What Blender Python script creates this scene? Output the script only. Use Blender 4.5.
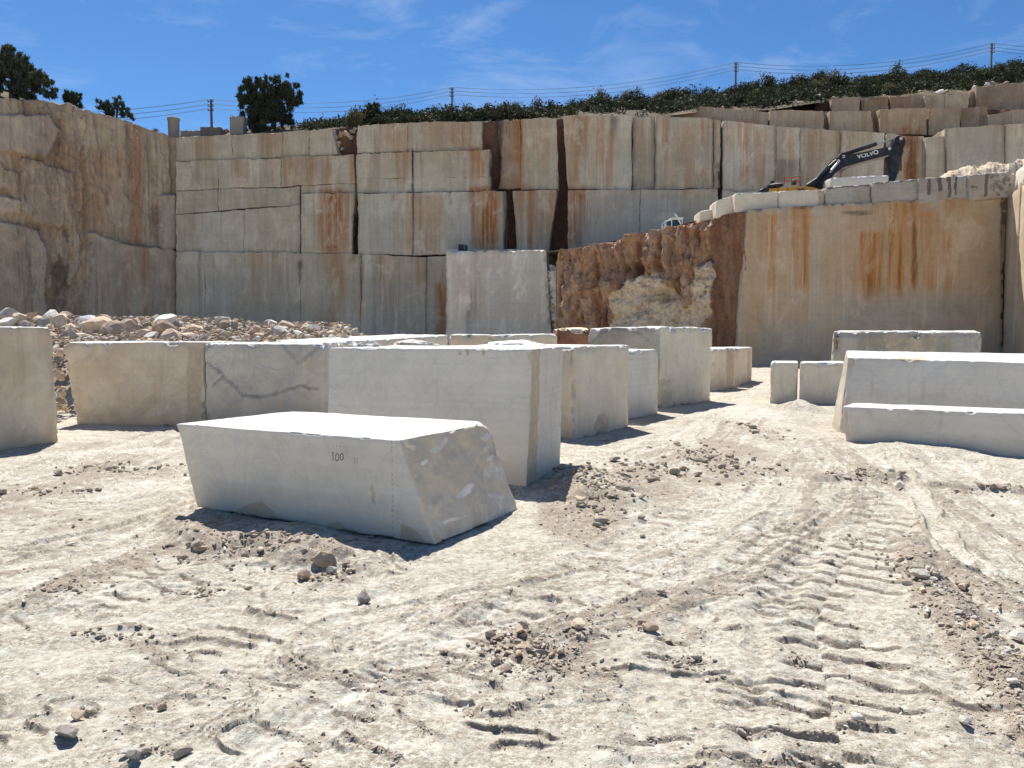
import bpy, math, random
import numpy as np
from mathutils import Vector, Matrix

for o in list(bpy.data.objects):
    bpy.data.objects.remove(o)
S = bpy.context.scene
COL = S.collection
rnd = random.Random(7)

# ------------------------------------------------------------------ camera
CAM_H = 1.6
F = 768.0
TH = math.atan(49.0 / F)
cd = bpy.data.cameras.new("camera")
cd.sensor_width = 36.0
cd.lens = 36.0 * F / 1024.0
cd.clip_start = 0.1
cd.clip_end = 6000
cam = bpy.data.objects.new("camera", cd)
COL.objects.link(cam)
cam.location = (0, 0, CAM_H)
cam.rotation_euler = (math.pi / 2 - TH, 0, 0)
S.camera = cam

# ------------------------------------------------------------------ sky, sun, exposure
SUN_EL = math.radians(58)
SUN_AZ = math.radians(-19)          # left of straight ahead, behind the walls
W = bpy.data.worlds.new("World")
S.world = W
W.use_nodes = True
wn = W.node_tree
wn.nodes.clear()
def wnode(t, **k):
    n = wn.nodes.new(t)
    for a, b in k.items():
        setattr(n, a, b)
    return n
sky = wnode('ShaderNodeTexSky', sky_type='NISHITA', sun_disc=False)
sky.sun_elevation = SUN_EL
sky.sun_rotation = SUN_AZ
sky.altitude = 2200
sky.air_density = 1.0
sky.dust_density = 0.5
sky.ozone_density = 4.0
bg = wnode('ShaderNodeBackground')
bg.inputs[1].default_value = 0.076
wo = wnode('ShaderNodeOutputWorld')
# thin cirrus, mixed in over the whole sky by direction
tcw = wnode('ShaderNodeTexCoord')
mpw = wnode('ShaderNodeMapping')
mpw.inputs['Rotation'].default_value = (0.2, 0.5, 0.3)
mpw.inputs['Scale'].default_value = (2.2, 3.0, 7.0)
nzw = wnode('ShaderNodeTexNoise')
nzw.inputs['Scale'].default_value = 1.6
nzw.inputs['Detail'].default_value = 8
nzw.inputs['Roughness'].default_value = 0.62
nzw.inputs['Distortion'].default_value = 1.2
crw = wnode('ShaderNodeValToRGB')
crw.color_ramp.elements[0].position = 0.50
crw.color_ramp.elements[0].color = (0, 0, 0, 1)
crw.color_ramp.elements[1].position = 0.85
crw.color_ramp.elements[1].color = (0.30, 0.30, 0.30, 1)
mxw = wnode('ShaderNodeMix', data_type='RGBA')
mxw.inputs[7].default_value = (7.5, 8.2, 9.2, 1)
hsv = wnode('ShaderNodeHueSaturation')
hsv.inputs['Saturation'].default_value = 1.20
hsv.inputs['Value'].default_value = 1.0
L = wn.links.new
L(tcw.outputs['Generated'], mpw.inputs['Vector'])
L(mpw.outputs[0], nzw.inputs['Vector'])
L(nzw.outputs[0], crw.inputs[0])
L(sky.outputs[0], hsv.inputs['Color'])
L(crw.outputs[0], mxw.inputs[0])
L(hsv.outputs[0], mxw.inputs[6])
L(mxw.outputs[2], bg.inputs[0])
L(bg.outputs[0], wo.inputs[0])

sd = bpy.data.lights.new("sun", 'SUN')
sd.energy = 4.5
sd.angle = math.radians(0.5)
sd.color = (1.0, 0.965, 0.90)
sun = bpy.data.objects.new("sun", sd)
COL.objects.link(sun)
sv = Vector((math.sin(SUN_AZ) * math.cos(SUN_EL), math.cos(SUN_AZ) * math.cos(SUN_EL), math.sin(SUN_EL)))
sun.rotation_euler = sv.to_track_quat('Z', 'Y').to_euler()
sun.location = (-20, 60, 80)

S.view_settings.view_transform = 'Standard'
S.view_settings.look = 'None'
S.view_settings.exposure = 0.77
S.view_settings.gamma = 1.0

# ------------------------------------------------------------------ maths helpers
CT, ST = math.cos(TH), math.sin(TH)
def ray(px, py):
    u = (px - 512) / F
    v = (384 - py) / F
    return np.array([u, CT + v * ST, -ST + v * CT])
def G(px, py, z=0.0):
    d = ray(px, py)
    t = (z - CAM_H) / d[2]
    return np.array([0, 0, CAM_H]) + d * t
def atY(px, py, Y):
    d = ray(px, py)
    return np.array([0, 0, CAM_H]) + d * (Y / d[1])
def proj(P):
    P = np.asarray(P, float)
    x, y, z = P[..., 0], P[..., 1], P[..., 2] - CAM_H
    f = np.maximum(y * CT - z * ST, 1e-3)
    v = y * ST + z * CT
    return 512 + F * x / f, 384 - F * v / f
class Plane:                                      # vertical plane through two ground points
    def __init__(s, a, b):
        s.a = np.array(a, float); s.b = np.array(b, float)
        d = s.b - s.a
        d /= np.linalg.norm(d)
        s.d = d
        s.n = np.array([d[1], -d[0]])             # towards the camera
    def at(s, px, py, out=0.0):
        r = ray(px, py)
        t = (s.n @ s.a + out) / (s.n @ r[:2])
        return np.array([0, 0, CAM_H]) + r * t

def _hash(ix, iy, iz, seed):
    with np.errstate(over='ignore'):
        n = (ix.astype(np.uint32) * np.uint32(374761393) + iy.astype(np.uint32) * np.uint32(668265263)
             + iz.astype(np.uint32) * np.uint32(2246822519) + np.uint32(seed * 3266489 + 12345))
        n = (n ^ (n >> np.uint32(13))) * np.uint32(1274126177)
        n = (n ^ (n >> np.uint32(16))) * np.uint32(2654435761)
        n = n ^ (n >> np.uint32(15))
    return (n & np.uint32(0xffffff)).astype(np.float32) / np.float32(0xffffff)
def vn(x, y, z=None, seed=0):                     # value noise 0..1
    x = np.asarray(x, np.float64); y = np.asarray(y, np.float64)
    fx = np.floor(x); fy = np.floor(y)
    tx = x - fx; ty = y - fy
    ix = fx.astype(np.int64); iy = fy.astype(np.int64)
    tx = tx * tx * (3 - 2 * tx); ty = ty * ty * (3 - 2 * ty)
    if z is None:
        zz = np.zeros_like(ix)
        a = _hash(ix, iy, zz, seed); b = _hash(ix + 1, iy, zz, seed)
        c = _hash(ix, iy + 1, zz, seed); d = _hash(ix + 1, iy + 1, zz, seed)
        return (a + (b - a) * tx) * (1 - ty) + (c + (d - c) * tx) * ty
    z = np.asarray(z, np.float64)
    fz = np.floor(z); tz = z - fz; iz = fz.astype(np.int64); tz = tz * tz * (3 - 2 * tz)
    r = []
    for k in (0, 1):
        a = _hash(ix, iy, iz + k, seed); b = _hash(ix + 1, iy, iz + k, seed)
        c = _hash(ix, iy + 1, iz + k, seed); d = _hash(ix + 1, iy + 1, iz + k, seed)
        r.append((a + (b - a) * tx) * (1 - ty) + (c + (d - c) * tx) * ty)
    return r[0] + (r[1] - r[0]) * tz
def fbm(x, y, z=None, oct=4, seed=0, gain=0.5):
    s = 0; a = 1; t = 0
    for k in range(oct):
        s = s + a * vn(x, y, z, seed + k * 17)
        t += a; a *= gain
        x = x * 2.03 + 7.1; y = y * 2.03 - 3.7
        if z is not None: z = z * 2.03 + 1.3
    return s / t
def ss(a, b, x):
    t = np.clip((x - a) / (b - a), 0, 1)
    return t * t * (3 - 2 * t)
def inpoly(px, py, poly):
    r = np.zeros(px.shape, bool)
    n = len(poly)
    for i in range(n):
        x0, y0 = poly[i]; x1, y1 = poly[(i + 1) % n]
        c = ((y0 > py) != (y1 > py))
        with np.errstate(divide='ignore', invalid='ignore'):
            xx = (x1 - x0) * (py - y0) / ((y1 - y0) if y1 != y0 else 1e-9) + x0
        r ^= c & (px < xx)
    return r
def segdist(x, y, pts):                           # distance to a polyline, arc length, side
    best = np.full(np.shape(x), 1e9); arc = np.zeros(np.shape(x)); sgn = np.zeros(np.shape(x))
    L0 = 0
    for (x0, y0), (x1, y1) in zip(pts[:-1], pts[1:]):
        dx, dy = x1 - x0, y1 - y0
        l = math.hypot(dx, dy)
        t = np.clip(((x - x0) * dx + (y - y0) * dy) / (l * l), 0, 1)
        ex = x - x0 - t * dx; ey = y - y0 - t * dy
        d = np.hypot(ex, ey)
        m = d < best
        best = np.where(m, d, best)
        arc = np.where(m, L0 + t * l, arc)
        sgn = np.where(m, np.sign(dx * (y - y0) - dy * (x - x0)), sgn)
        L0 += l
    return best, arc, sgn

def facets(u, v, seed, tilt=.6):
    """broken rock: every irregular cell of the (u, v) plane is a tilted flat facet; returns offsets in cell units"""
    iu = np.floor(u).astype(np.int64); iv = np.floor(v).astype(np.int64); z0 = np.zeros_like(iu)
    best = np.full(u.shape, 1e9); out = np.zeros(u.shape)
    for a in (-1, 0, 1):
        for b in (-1, 0, 1):
            ju, jv = _hash(iu + a, iv + b, z0, seed), _hash(iu + a, iv + b, z0, seed + 1)
            du = u - (iu + a + ju); dv = v - (iv + b + jv)
            d = du * du + dv * dv
            m = d < best
            val = _hash(iu + a, iv + b, z0, seed + 2) - .5 + tilt * (du * (_hash(iu + a, iv + b, z0, seed + 3) - .5) + dv * (_hash(iu + a, iv + b, z0, seed + 4) - .5)) * 2
            out = np.where(m, val, out); best = np.where(m, d, best)
    return out

# ------------------------------------------------------------------ mesh / object helpers
def mesh(name, verts, faces, mats=(), fmat=None, attrs=None, smooth=False):
    verts = np.asarray(verts, np.float32)
    me = bpy.data.meshes.new(name)
    me.vertices.add(len(verts))
    me.vertices.foreach_set('co', verts.ravel())
    if isinstance(faces, np.ndarray):
        faces = [faces]
    loops = np.concatenate([np.asarray(f, np.int32).ravel() for f in faces])
    tot = np.concatenate([np.full(len(f), f.shape[1], np.int32) for f in faces])
    start = np.concatenate([[0], np.cumsum(tot)[:-1]]).astype(np.int32)
    me.loops.add(len(loops))
    me.loops.foreach_set('vertex_index', loops)
    me.polygons.add(len(tot))
    me.polygons.foreach_set('loop_start', start)
    me.polygons.foreach_set('loop_total', tot)
    for m in mats:
        me.materials.append(m)
    if fmat is not None:
        me.polygons.foreach_set('material_index', np.asarray(fmat, np.int32))
    me.polygons.foreach_set('use_smooth', np.full(len(tot), smooth, bool))
    if attrs:
        for k, v in attrs.items():
            a = me.attributes.new(k, 'FLOAT', 'POINT')
            a.data.foreach_set('value', np.asarray(v, np.float32))
    me.update(calc_edges=True)
    me.validate()
    return me
def link(name, data, loc=(0, 0, 0), parent=None):
    o = bpy.data.objects.new(name, data)
    o.location = loc
    COL.objects.link(o)
    if parent is not None:
        o.parent = parent
    return o
def tag(o, label=None, cat=None, group=None, kind=None):
    if label: o['label'] = label
    if cat: o['category'] = cat
    if group: o['group'] = group
    if kind: o['kind'] = kind
    return o
def empty(name, loc, label, cat, group=None):
    o = link(name, None, loc)
    o.empty_display_size = 0.3
    return tag(o, label, cat, group)
def obj(name, verts, faces, mats, parent=None, loc=None, **k):
    """mesh whose verts are in world space; origin at loc (or parent's place)"""
    verts = np.asarray(verts, np.float64)
    if not isinstance(mats, (list, tuple)): mats = [mats]
    org = np.array(parent_world(parent)) if parent is not None else np.array(loc if loc is not None else (0, 0, 0), float)
    me = mesh(name, verts - org, faces, mats, **k)
    return link(name, me, (0, 0, 0) if parent is not None else tuple(org), parent)
def parent_world(p):
    v = Vector((0, 0, 0))
    while p is not None:
        v += p.location
        p = p.parent
    return v

def hexa(c8, res=0.2, amp=0.01, freq=1.5, chip=0.04, seed=0, vert=None, skip=()):
    """closed, finely divided box between 8 corners c8[u][v][w] (u left-right, v front-back, w bottom-top);
    slightly uneven faces, chipped edges.  returns verts, quads, face ids 0 bottom 1 top 2 front 3 back 4 left 5 right"""
    c = np.asarray(c8, float)
    Lx = np.mean([np.linalg.norm(c[1, j, k] - c[0, j, k]) for j in (0, 1) for k in (0, 1)])
    Ly = np.mean([np.linalg.norm(c[i, 1, k] - c[i, 0, k]) for i in (0, 1) for k in (0, 1)])
    Lz = np.mean([np.linalg.norm(c[i, j, 1] - c[i, j, 0]) for i in (0, 1) for j in (0, 1)])
    Ls = (Lx, Ly, Lz)
    ns = [max(1, int(math.ceil(l / res))) for l in Ls]
    V = []; Q = []; FI = []; off = 0
    defs = [(2, 0, 0, 1, 0), (2, 1, 0, 1, 1), (1, 0, 0, 2, 2), (1, 1, 0, 2, 3), (0, 0, 1, 2, 4), (0, 1, 1, 2, 5)]
    for ax, val, a, b, fid in defs:
        if fid in skip: continue
        na, nb = ns[a], ns[b]
        ga, gb = np.meshgrid(np.linspace(0, 1, na + 1), np.linspace(0, 1, nb + 1), indexing='ij')
        uvw = np.zeros((ga.size, 3))
        uvw[:, ax] = val; uvw[:, a] = ga.ravel(); uvw[:, b] = gb.ravel()
        idx = np.arange((na + 1) * (nb + 1)).reshape(na + 1, nb + 1)
        q = np.stack([idx[:-1, :-1], idx[1:, :-1], idx[1:, 1:], idx[:-1, 1:]], -1).reshape(-1, 4)
        # orientation
        flip = {0: True, 1: False, 2: False, 3: True, 4: True, 5: False}[fid]
        if flip: q = q[:, ::-1]
        V.append(uvw); Q.append(q + off); FI.append(np.full(len(q), fid)); off += len(uvw)
    uvw = np.concatenate(V); Q = np.concatenate(Q); FI = np.concatenate(FI)
    def tri(p):
        u, v, w = p[:, 0:1], p[:, 1:2], p[:, 2:3]
        r = 0
        for i in (0, 1):
            for j in (0, 1):
                for k in (0, 1):
                    r = r + c[i, j, k] * ((u if i else 1 - u) * (v if j else 1 - v) * (w if k else 1 - w))
        return r
    P0 = tri(uvw)
    if chip > 0:
        d = np.minimum(uvw, 1 - uvw) * np.array(Ls)
        nz = fbm(P0[:, 0] * 6.0, P0[:, 1] * 6.0, P0[:, 2] * 6.0, 4, seed + 5, .6)
        big = ss(0.50, 0.72, nz)
        R = chip * 1.25
        for a in range(3):
            o = [k for k in range(3) if k != a]
            e = np.minimum(d[:, o[0]], d[:, o[1]])
            s = R * (0.18 + 0.8 * big) * np.clip(1 - d[:, a] / R, 0, 1) * np.clip(1 - e / R, 0, 1)
            s = np.minimum(s / Ls[a], 0.3)
            uvw[:, a] += np.where(uvw[:, a] < 0.5, s, -s)
        P0 = tri(uvw)
    if amp > 0:
        dx = fbm(P0[:, 0] * freq, P0[:, 1] * freq, P0[:, 2] * freq, 4, seed + 31) - 0.5
        dy = fbm(P0[:, 0] * freq + 91, P0[:, 1] * freq, P0[:, 2] * freq, 4, seed + 61) - 0.5
        dz = fbm(P0[:, 0] * freq, P0[:, 1] * freq + 57, P0[:, 2] * freq, 4, seed + 91) - 0.5
        P0 = P0 + np.stack([dx, dy, dz], 1) * amp * 2
    return P0, Q, FI

def box(x0, x1, y0, y1, z0, z1):
    return np.array([[[(x, y, z) for z in (z0, z1)] for y in (y0, y1)] for x in (x0, x1)], float)
def prism(poly, back):
    """poly: Nx3 front outline (anticlockwise seen from the front), extruded by vector back"""
    p = np.asarray(poly, float); n = len(p)
    v = np.concatenate([p, p + np.asarray(back, float)])
    caps = [np.array([list(range(n))]), np.array([list(range(2 * n - 1, n - 1, -1))])]
    i = np.arange(n); j = (i + 1) % n
    sides = np.stack([i, i + n, j + n, j], 1)
    return v, caps + [sides]
def tube(a, b, r0, r1=None, n=8):
    a = np.array(a, float); b = np.array(b, float)
    r1 = r0 if r1 is None else r1
    d = b - a; d /= np.linalg.norm(d)
    h = np.array([0, 0, 1.0]) if abs(d[2]) < 0.9 else np.array([1.0, 0, 0])
    e1 = np.cross(d, h); e1 /= np.linalg.norm(e1); e2 = np.cross(d, e1)
    t = np.arange(n) * 2 * math.pi / n
    ring = np.cos(t)[:, None] * e1 + np.sin(t)[:, None] * e2
    v = np.concatenate([a + ring * r0, b + ring * r1])
    i = np.arange(n); j = (i + 1) % n
    return v, [np.stack([i, j, j + n, i + n], 1), np.array([list(range(n - 1, -1, -1))]), np.array([list(range(n, 2 * n))])]
def path_tube(pts, radii, n=6):
    V = []; Fq = []; o = 0
    for k in range(len(pts) - 1):
        v, f = tube(pts[k], pts[k + 1], radii[k], radii[k + 1], n)
        V.append(v); Fq.append(f[0] + o); o += len(v)
    return np.concatenate(V), np.concatenate(Fq)

# ------------------------------------------------------------------ materials
class MB:
    def __init__(s, name, rough=0.9):
        s.m = bpy.data.materials.new(name)
        s.m.use_nodes = True
        s.t = s.m.node_tree
        s.b = s.t.nodes['Principled BSDF']
        s.b.inputs['Roughness'].default_value = rough
        s.b.inputs['Specular IOR Level'].default_value = 0.25
        s.pos = s.n('ShaderNodeNewGeometry').outputs['Position']
        s.oi = None
    def n(s, t, **k):
        x = s.t.nodes.new(t)
        for a, b in k.items(): setattr(x, a, b)
        return x
    def set(s, sock, v):
        if isinstance(v, bpy.types.NodeSocket): s.t.links.new(v, sock)
        elif isinstance(v, tuple) and len(v) == 3 and sock.type == 'RGBA': sock.default_value = (*v, 1)
        else: sock.default_value = v
    def objco(s):
        return s.n('ShaderNodeTexCoord').outputs['Object']
    def scale(s, v, sc, off=(0, 0, 0)):
        m = s.n('ShaderNodeMapping')
        s.set(m.inputs['Vector'], v); m.inputs['Scale'].default_value = sc; m.inputs['Location'].default_value = off
        return m.outputs[0]
    def noise(s, v, sc=1.0, det=4, rough=0.55, dist=0.0):
        x = s.n('ShaderNodeTexNoise')
        s.set(x.inputs['Vector'], v); x.inputs['Scale'].default_value = sc; x.inputs['Detail'].default_value = det
        x.inputs['Roughness'].default_value = rough; x.inputs['Distortion'].default_value = dist
        return x.outputs[0]
    def ramp(s, f, a, b, lo=0.0, hi=1.0):
        x = s.n('ShaderNodeMapRange', clamp=True, interpolation_type='SMOOTHSTEP')
        s.set(x.inputs[0], f)
        for i, v in zip((1, 2, 3, 4), (a, b, lo, hi)): x.inputs[i].default_value = v
        return x.outputs[0]
    def mix(s, f, a, b, mode='MIX'):
        x = s.n('ShaderNodeMix', data_type='RGBA', blend_type=mode)
        s.set(x.inputs[0], f); s.set(x.inputs[6], a); s.set(x.inputs[7], b)
        return x.outputs[2]
    def math(s, op, a, b=0.0):
        x = s.n('ShaderNodeMath', operation=op)
        s.set(x.inputs[0], a); s.set(x.inputs[1], b)
        return x.outputs[0]
    def attr(s, name):
        return s.n('ShaderNodeAttribute', attribute_name=name).outputs['Fac']
    def rand(s):
        return s.n('ShaderNodeObjectInfo').outputs['Random']
    def col(s, v): s.set(s.b.inputs['Base Color'], v)
    def bump(s, h, strength=0.3, dist=0.05):
        x = s.n('ShaderNodeBump')
        s.set(x.inputs['Height'], h); x.inputs['Strength'].default_value = strength; x.inputs['Distance'].default_value = dist
        s.t.links.new(x.outputs[0], s.b.inputs['Normal'])

def mul3(c, k): return tuple(x * k for x in c)

def wall_mat(name, base, tan, brown, streak=0.6, rustcol=(0.44, 0.175, 0.055), fine=6.0, rough_amt=0.35):
    m = MB(name, 0.92)
    big = m.noise(m.scale(m.pos, (0.22, 0.22, 0.16)), 1, 4)
    st = m.noise(m.scale(m.pos, (1.1, 1.1, 0.05)), 1.0, 7, 0.65)
    st2 = m.noise(m.scale(m.pos, (3.2, 3.2, 0.14), (5, 3, 1)), 1.0, 6, 0.65)
    mid = m.noise(m.pos, 0.9, 8, 0.65)
    finen = m.noise(m.pos, fine, 6, 0.7)
    saw = m.noise(m.scale(m.pos, (0.10, 0.10, 3.5)), 1.0, 4, 0.6)
    dr = m.noise(m.scale(m.pos, (6.5, 6.5, 0.22), (2, 8, 3)), 1.0, 5, 0.65)
    c = m.mix(m.ramp(big, 0.38, 0.62), base, tan)
    c = m.mix(m.math('MULTIPLY', m.ramp(st, 0.47, 0.72), streak), c, brown)
    c = m.mix(m.math('MULTIPLY', m.ramp(st2, 0.55, 0.75), streak * 0.55), c, mul3(brown, 0.75))
    c = m.mix(m.math('MULTIPLY', m.ramp(st2, 0.48, 0.28), 0.35), c, mul3(base, 1.22))
    c = m.mix(m.ramp(mid, 0.3, 0.75, 0.0, rough_amt), c, mul3(tan, 0.6))
    # run-off rust with its own painted shape, broken up by the streak noise
    r = m.attr('rust')
    rs = m.math('MULTIPLY', r, m.ramp(st2, 0.30, 0.58, 0.35, 1.0))
    c = m.mix(rs, c, rustcol)
    c = m.mix(m.math('MULTIPLY', m.ramp(m.math('MULTIPLY', r, st2), 0.46, 0.66), 0.6), c, (0.20, 0.075, 0.035))
    c = m.mix(m.math('MULTIPLY', m.attr('dark'), m.ramp(st2, 0.2, 0.6, 0.45, 1.0)), c, (0.075, 0.06, 0.05))
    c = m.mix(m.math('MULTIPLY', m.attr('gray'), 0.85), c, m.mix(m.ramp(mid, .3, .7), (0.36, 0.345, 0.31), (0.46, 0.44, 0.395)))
    c = m.mix(1.0, c, m.mix(m.ramp(saw, 0.3, 0.7), (0.96, 0.96, 0.96), (1.03, 1.03, 1.03)), 'MULTIPLY')
    dm = m.ramp(m.noise(m.scale(m.pos, (0.35, 0.35, 0.2), (4, 4, 9)), 1.0, 4, 0.6), 0.40, 0.62, 0.1, 1.0)
    c = m.mix(m.math('MULTIPLY', m.ramp(dr, 0.54, 0.72, 0, min(1, streak * 1.0)), dm), c, mul3(brown, 1.1))
    c = m.mix(m.math('MULTIPLY', m.ramp(dr, 0.46, 0.28, 0, 0.7), dm), c, mul3(base, 1.28))
    cl_ = m.noise(m.scale(m.pos, (0.9, 0.9, 0.5), (3, 1, 6)), 1.0, 7, 0.68, 0.5)
    c = m.mix(m.ramp(cl_, 0.50, 0.68, 0, 0.5), c, mul3(base, 1.24))
    c = m.mix(m.ramp(cl_, 0.47, 0.30, 0, 0.5), c, mul3(tan, 0.66))
    c = m.mix(1.0, c, m.mix(m.ramp(finen, 0.25, 0.75), (0.93, 0.93, 0.93), (1.05, 1.05, 1.05)), 'MULTIPLY')
    c = m.mix(1.0, c, m.mix(m.rand(), (0.93, 0.92, 0.90), (1.06, 1.06, 1.06)), 'MULTIPLY')
    m.col(c)
    h = m.math('ADD', m.math('MULTIPLY', finen, 0.22), m.math('ADD', m.math('MULTIPLY', dr, 0.25), mid))
    m.bump(h, 0.45, 0.08)
    return m.m

M_back = wall_mat('quarry_wall_stone', (0.64, 0.555, 0.43), (0.57, 0.455, 0.315), (0.31, 0.195, 0.11), 0.62)
M_backred = wall_mat('quarry_wall_rust_stone', (0.44, 0.34, 0.25), (0.38, 0.24, 0.14), (0.20, 0.10, 0.06), 0.8)
M_left = wall_mat('weathered_wall_stone', (0.60, 0.465, 0.33), (0.47, 0.325, 0.215), (0.24, 0.13, 0.085), 0.9, rough_amt=0.4)
M_right = wall_mat('cut_face_stone', (0.58, 0.485, 0.36), (0.51, 0.40, 0.265), (0.36, 0.23, 0.115), 0.4, (0.50, 0.235, 0.075), 5.0, 0.2)
M_pale = wall_mat('pale_bench_stone', (0.80, 0.715, 0.60), (0.72, 0.62, 0.49), (0.40, 0.33, 0.25), 0.35, (0.45, 0.30, 0.17), 5.0, 0.2)
M_terr = wall_mat('terrace_stone', (0.60, 0.475, 0.335), (0.52, 0.375, 0.24), (0.31, 0.165, 0.085), 0.65)

def earth_mat(name, a, b, c_):
    m = MB(name, 0.95)
    n1 = m.noise(m.scale(m.pos, (1, 1, 0.35)), 0.8, 8, 0.7)
    n2 = m.noise(m.pos, 4.0, 6, 0.7)
    c = m.mix(m.ramp(n1, 0.35, 0.65), a, b)
    c = m.mix(m.ramp(n2, 0.5, 0.75, 0, 0.7), c, c_)
    m.col(c)
    m.bump(m.math('ADD', n1, n2), 0.8, 0.2)
    return m.m
M_core = earth_mat('crevice_earth', (0.12, 0.068, 0.048), (0.25, 0.135, 0.085), (0.06, 0.042, 0.035))

def red_mat():
    m = MB('red_rock', 0.95)
    st = m.noise(m.scale(m.pos, (1.6, 1.6, 0.22)), 1.0, 8, 0.68)
    n2 = m.noise(m.pos, 2.6, 8, 0.7)
    n3 = m.noise(m.pos, 8.0, 5, 0.7)
    c = m.mix(m.ramp(st, 0.36, 0.62), (0.36, 0.17, 0.088), (0.54, 0.35, 0.225))
    c = m.mix(m.ramp(n2, 0.46, 0.66, 0, 0.75), c, (0.52, 0.40, 0.30))
    c = m.mix(m.math('MULTIPLY', m.attr('strip'), 0.85), c, m.mix(m.ramp(st, 0.35, 0.7), (0.22, 0.105, 0.06), (0.32, 0.17, 0.095)))
    tan = m.mix(m.ramp(n2, 0.35, 0.68), (0.78, 0.65, 0.49), (0.69, 0.51, 0.34))
    tan = m.mix(m.ramp(n3, 0.52, 0.7, 0, 0.6), tan, (0.70, 0.62, 0.50))
    c = m.mix(m.ramp(m.math('ADD', m.attr('tan'), m.math('MULTIPLY', m.math('SUBTRACT', n2, 0.5), 0.7)), 0.35, 0.65), c, tan)
    c = m.mix(m.math('MULTIPLY', m.attr('tan'), m.ramp(st, .55, .7, 0, .55)), c, (0.40, 0.22, 0.12))
    c = m.mix(m.math('MULTIPLY', m.attr('dark'), 0.85), c, (0.10, 0.075, 0.055))  # shade under the ledges, painted into the rock colour
    c = m.mix(1.0, c, m.mix(m.ramp(n3, 0.25, 0.75), (0.75, 0.75, 0.75), (1.15, 1.15, 1.15)), 'MULTIPLY')
    m.col(c)
    m.bump(m.math('ADD', n2, m.math('MULTIPLY', n3, 0.5)), 0.7, 0.15)
    return m.m
M_red = red_mat()

def marble_mat(name, base, alt, vein=(0.40, 0.41, 0.42), veins=0.25, mott=0.3, sawdir='z', saw=0.06, crust=(0.48, 0.385, 0.275), bump=0.15, pores=0.3):
    m = MB(name, 0.75)
    p = m.objco()
    r = m.rand()
    off = m.n('ShaderNodeVectorMath', operation='ADD')
    cmb = m.n('ShaderNodeCombineXYZ')
    for i in range(3): m.t.links.new(m.math('MULTIPLY', r, 37.0 + 11 * i), cmb.inputs[i])
    m.t.links.new(p, off.inputs[0]); m.t.links.new(cmb.outputs[0], off.inputs[1])
    p = off.outputs[0]
    n1 = m.noise(p, 0.9, 6, 0.6, 0.6)
    n2 = m.noise(p, 3.5, 8, 0.7)
    n3 = m.noise(p, 22.0, 5, 0.7)
    v = m.noise(p, 1.1, 7, 0.6, 1.6)
    vv = m.math('ABSOLUTE', m.math('SUBTRACT', v, 0.5))
    sc = {'z': (0.25, 0.25, 16.0), 'x': (26.0, 26.0, 0.4)}[sawdir]
    sw = m.noise(m.scale(p, sc), 1.0, 2, 0.5)
    c = m.mix(m.ramp(n1, 0.36, 0.66, 0.0, mott * 1.5), base, alt)
    c = m.mix(m.ramp(n2, 0.50, 0.72, 0, mott), c, mul3(alt, 0.85))
    c = m.mix(m.ramp(vv, 0.035, 0.0, 0.0, veins), c, vein)
    c = m.mix(m.ramp(n3, 0.62, 0.74, 0, pores), c, mul3(alt, 0.55))
    # thin dust lying in the lower and rougher parts
    c = m.mix(1.0, c, m.mix(m.ramp(sw, 0.3, 0.7), (1 - saw,) * 3, (1 + saw,) * 3), 'MULTIPLY')
    # mud splashed and rubbed along the foot, faint dribbles lower down from the top edge
    hz = m.n('ShaderNodeSeparateXYZ'); m.t.links.new(m.pos, hz.inputs[0])
    foot = m.ramp(m.math('ADD', hz.outputs[2], m.math('MULTIPLY', m.math('SUBTRACT', n2, 0.5), -1.1)), 0.42, -0.05, 0, 0.65)
    c = m.mix(foot, c, m.mix(m.ramp(n2, .35, .65), mul3(crust, 1.15), mul3(alt, .92)))
    db = m.noise(m.scale(p, (5.0, 5.0, 0.45), (1, 2, 3)), 1.0, 6, 0.7)
    c = m.mix(m.ramp(db, 0.56, 0.74, 0, 0.45), c, mul3(alt, 0.72))
    c = m.mix(m.ramp(db, 0.42, 0.28, 0, 0.5), c, mul3(base, 1.12))
    n5 = m.noise(p, 1.7, 8, 0.72, 0.8)
    c = m.mix(m.ramp(n5, 0.52, 0.66, 0, mott), c, mul3(alt, 0.88))
    sv2 = m.noise(m.scale(p, (7.0, 7.0, 42.0), (7, 7, 7)), 1.0, 3, 0.6)
    c = m.mix(m.ramp(sv2, 0.66, 0.74, 0, 0.35), c, mul3(alt, 0.6))
    s = m.attr('stain')
    cr = m.mix(m.ramp(n2, 0.35, 0.68), crust, mul3(crust, 1.35))
    cr = m.mix(m.ramp(n3, 0.55, 0.72, 0, 0.5), cr, mul3(crust, 0.6))
    c = m.mix(m.ramp(m.math('ADD', s, m.math('MULTIPLY', m.math('SUBTRACT', n2, 0.5), 0.9)), 0.40, 0.60), c, cr)
    k = m.attr('mark')
    c = m.mix(m.ramp(m.math('ADD', k, m.math('MULTIPLY', m.math('SUBTRACT', n2, 0.5), 1.0)), 0.2, 1.0, 0, .85), c, (0.22, 0.215, 0.21))
    m.col(c)
    m.bump(m.math('ADD', n3, m.math('ADD', m.math('MULTIPLY', sw, 0.25), n2)), bump, 0.02)
    return m.m
M_white = marble_mat('white_cut_marble', (0.74, 0.68, 0.58), (0.655, 0.595, 0.50), veins=0.2, mott=0.4, saw=0.035)
M_top = marble_mat('dusty_sunlit_marble_top', (0.61, 0.595, 0.555), (0.54, 0.52, 0.475), veins=0.0, mott=0.35, saw=0.02, pores=0.25)  # dust, plus a tone set apart from the sides for full sun
M_warm = marble_mat('warm_cut_marble', (0.80, 0.705, 0.55), (0.68, 0.56, 0.41), veins=0.15, mott=0.4, sawdir='x', pores=0.35, saw=0.02)
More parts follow.
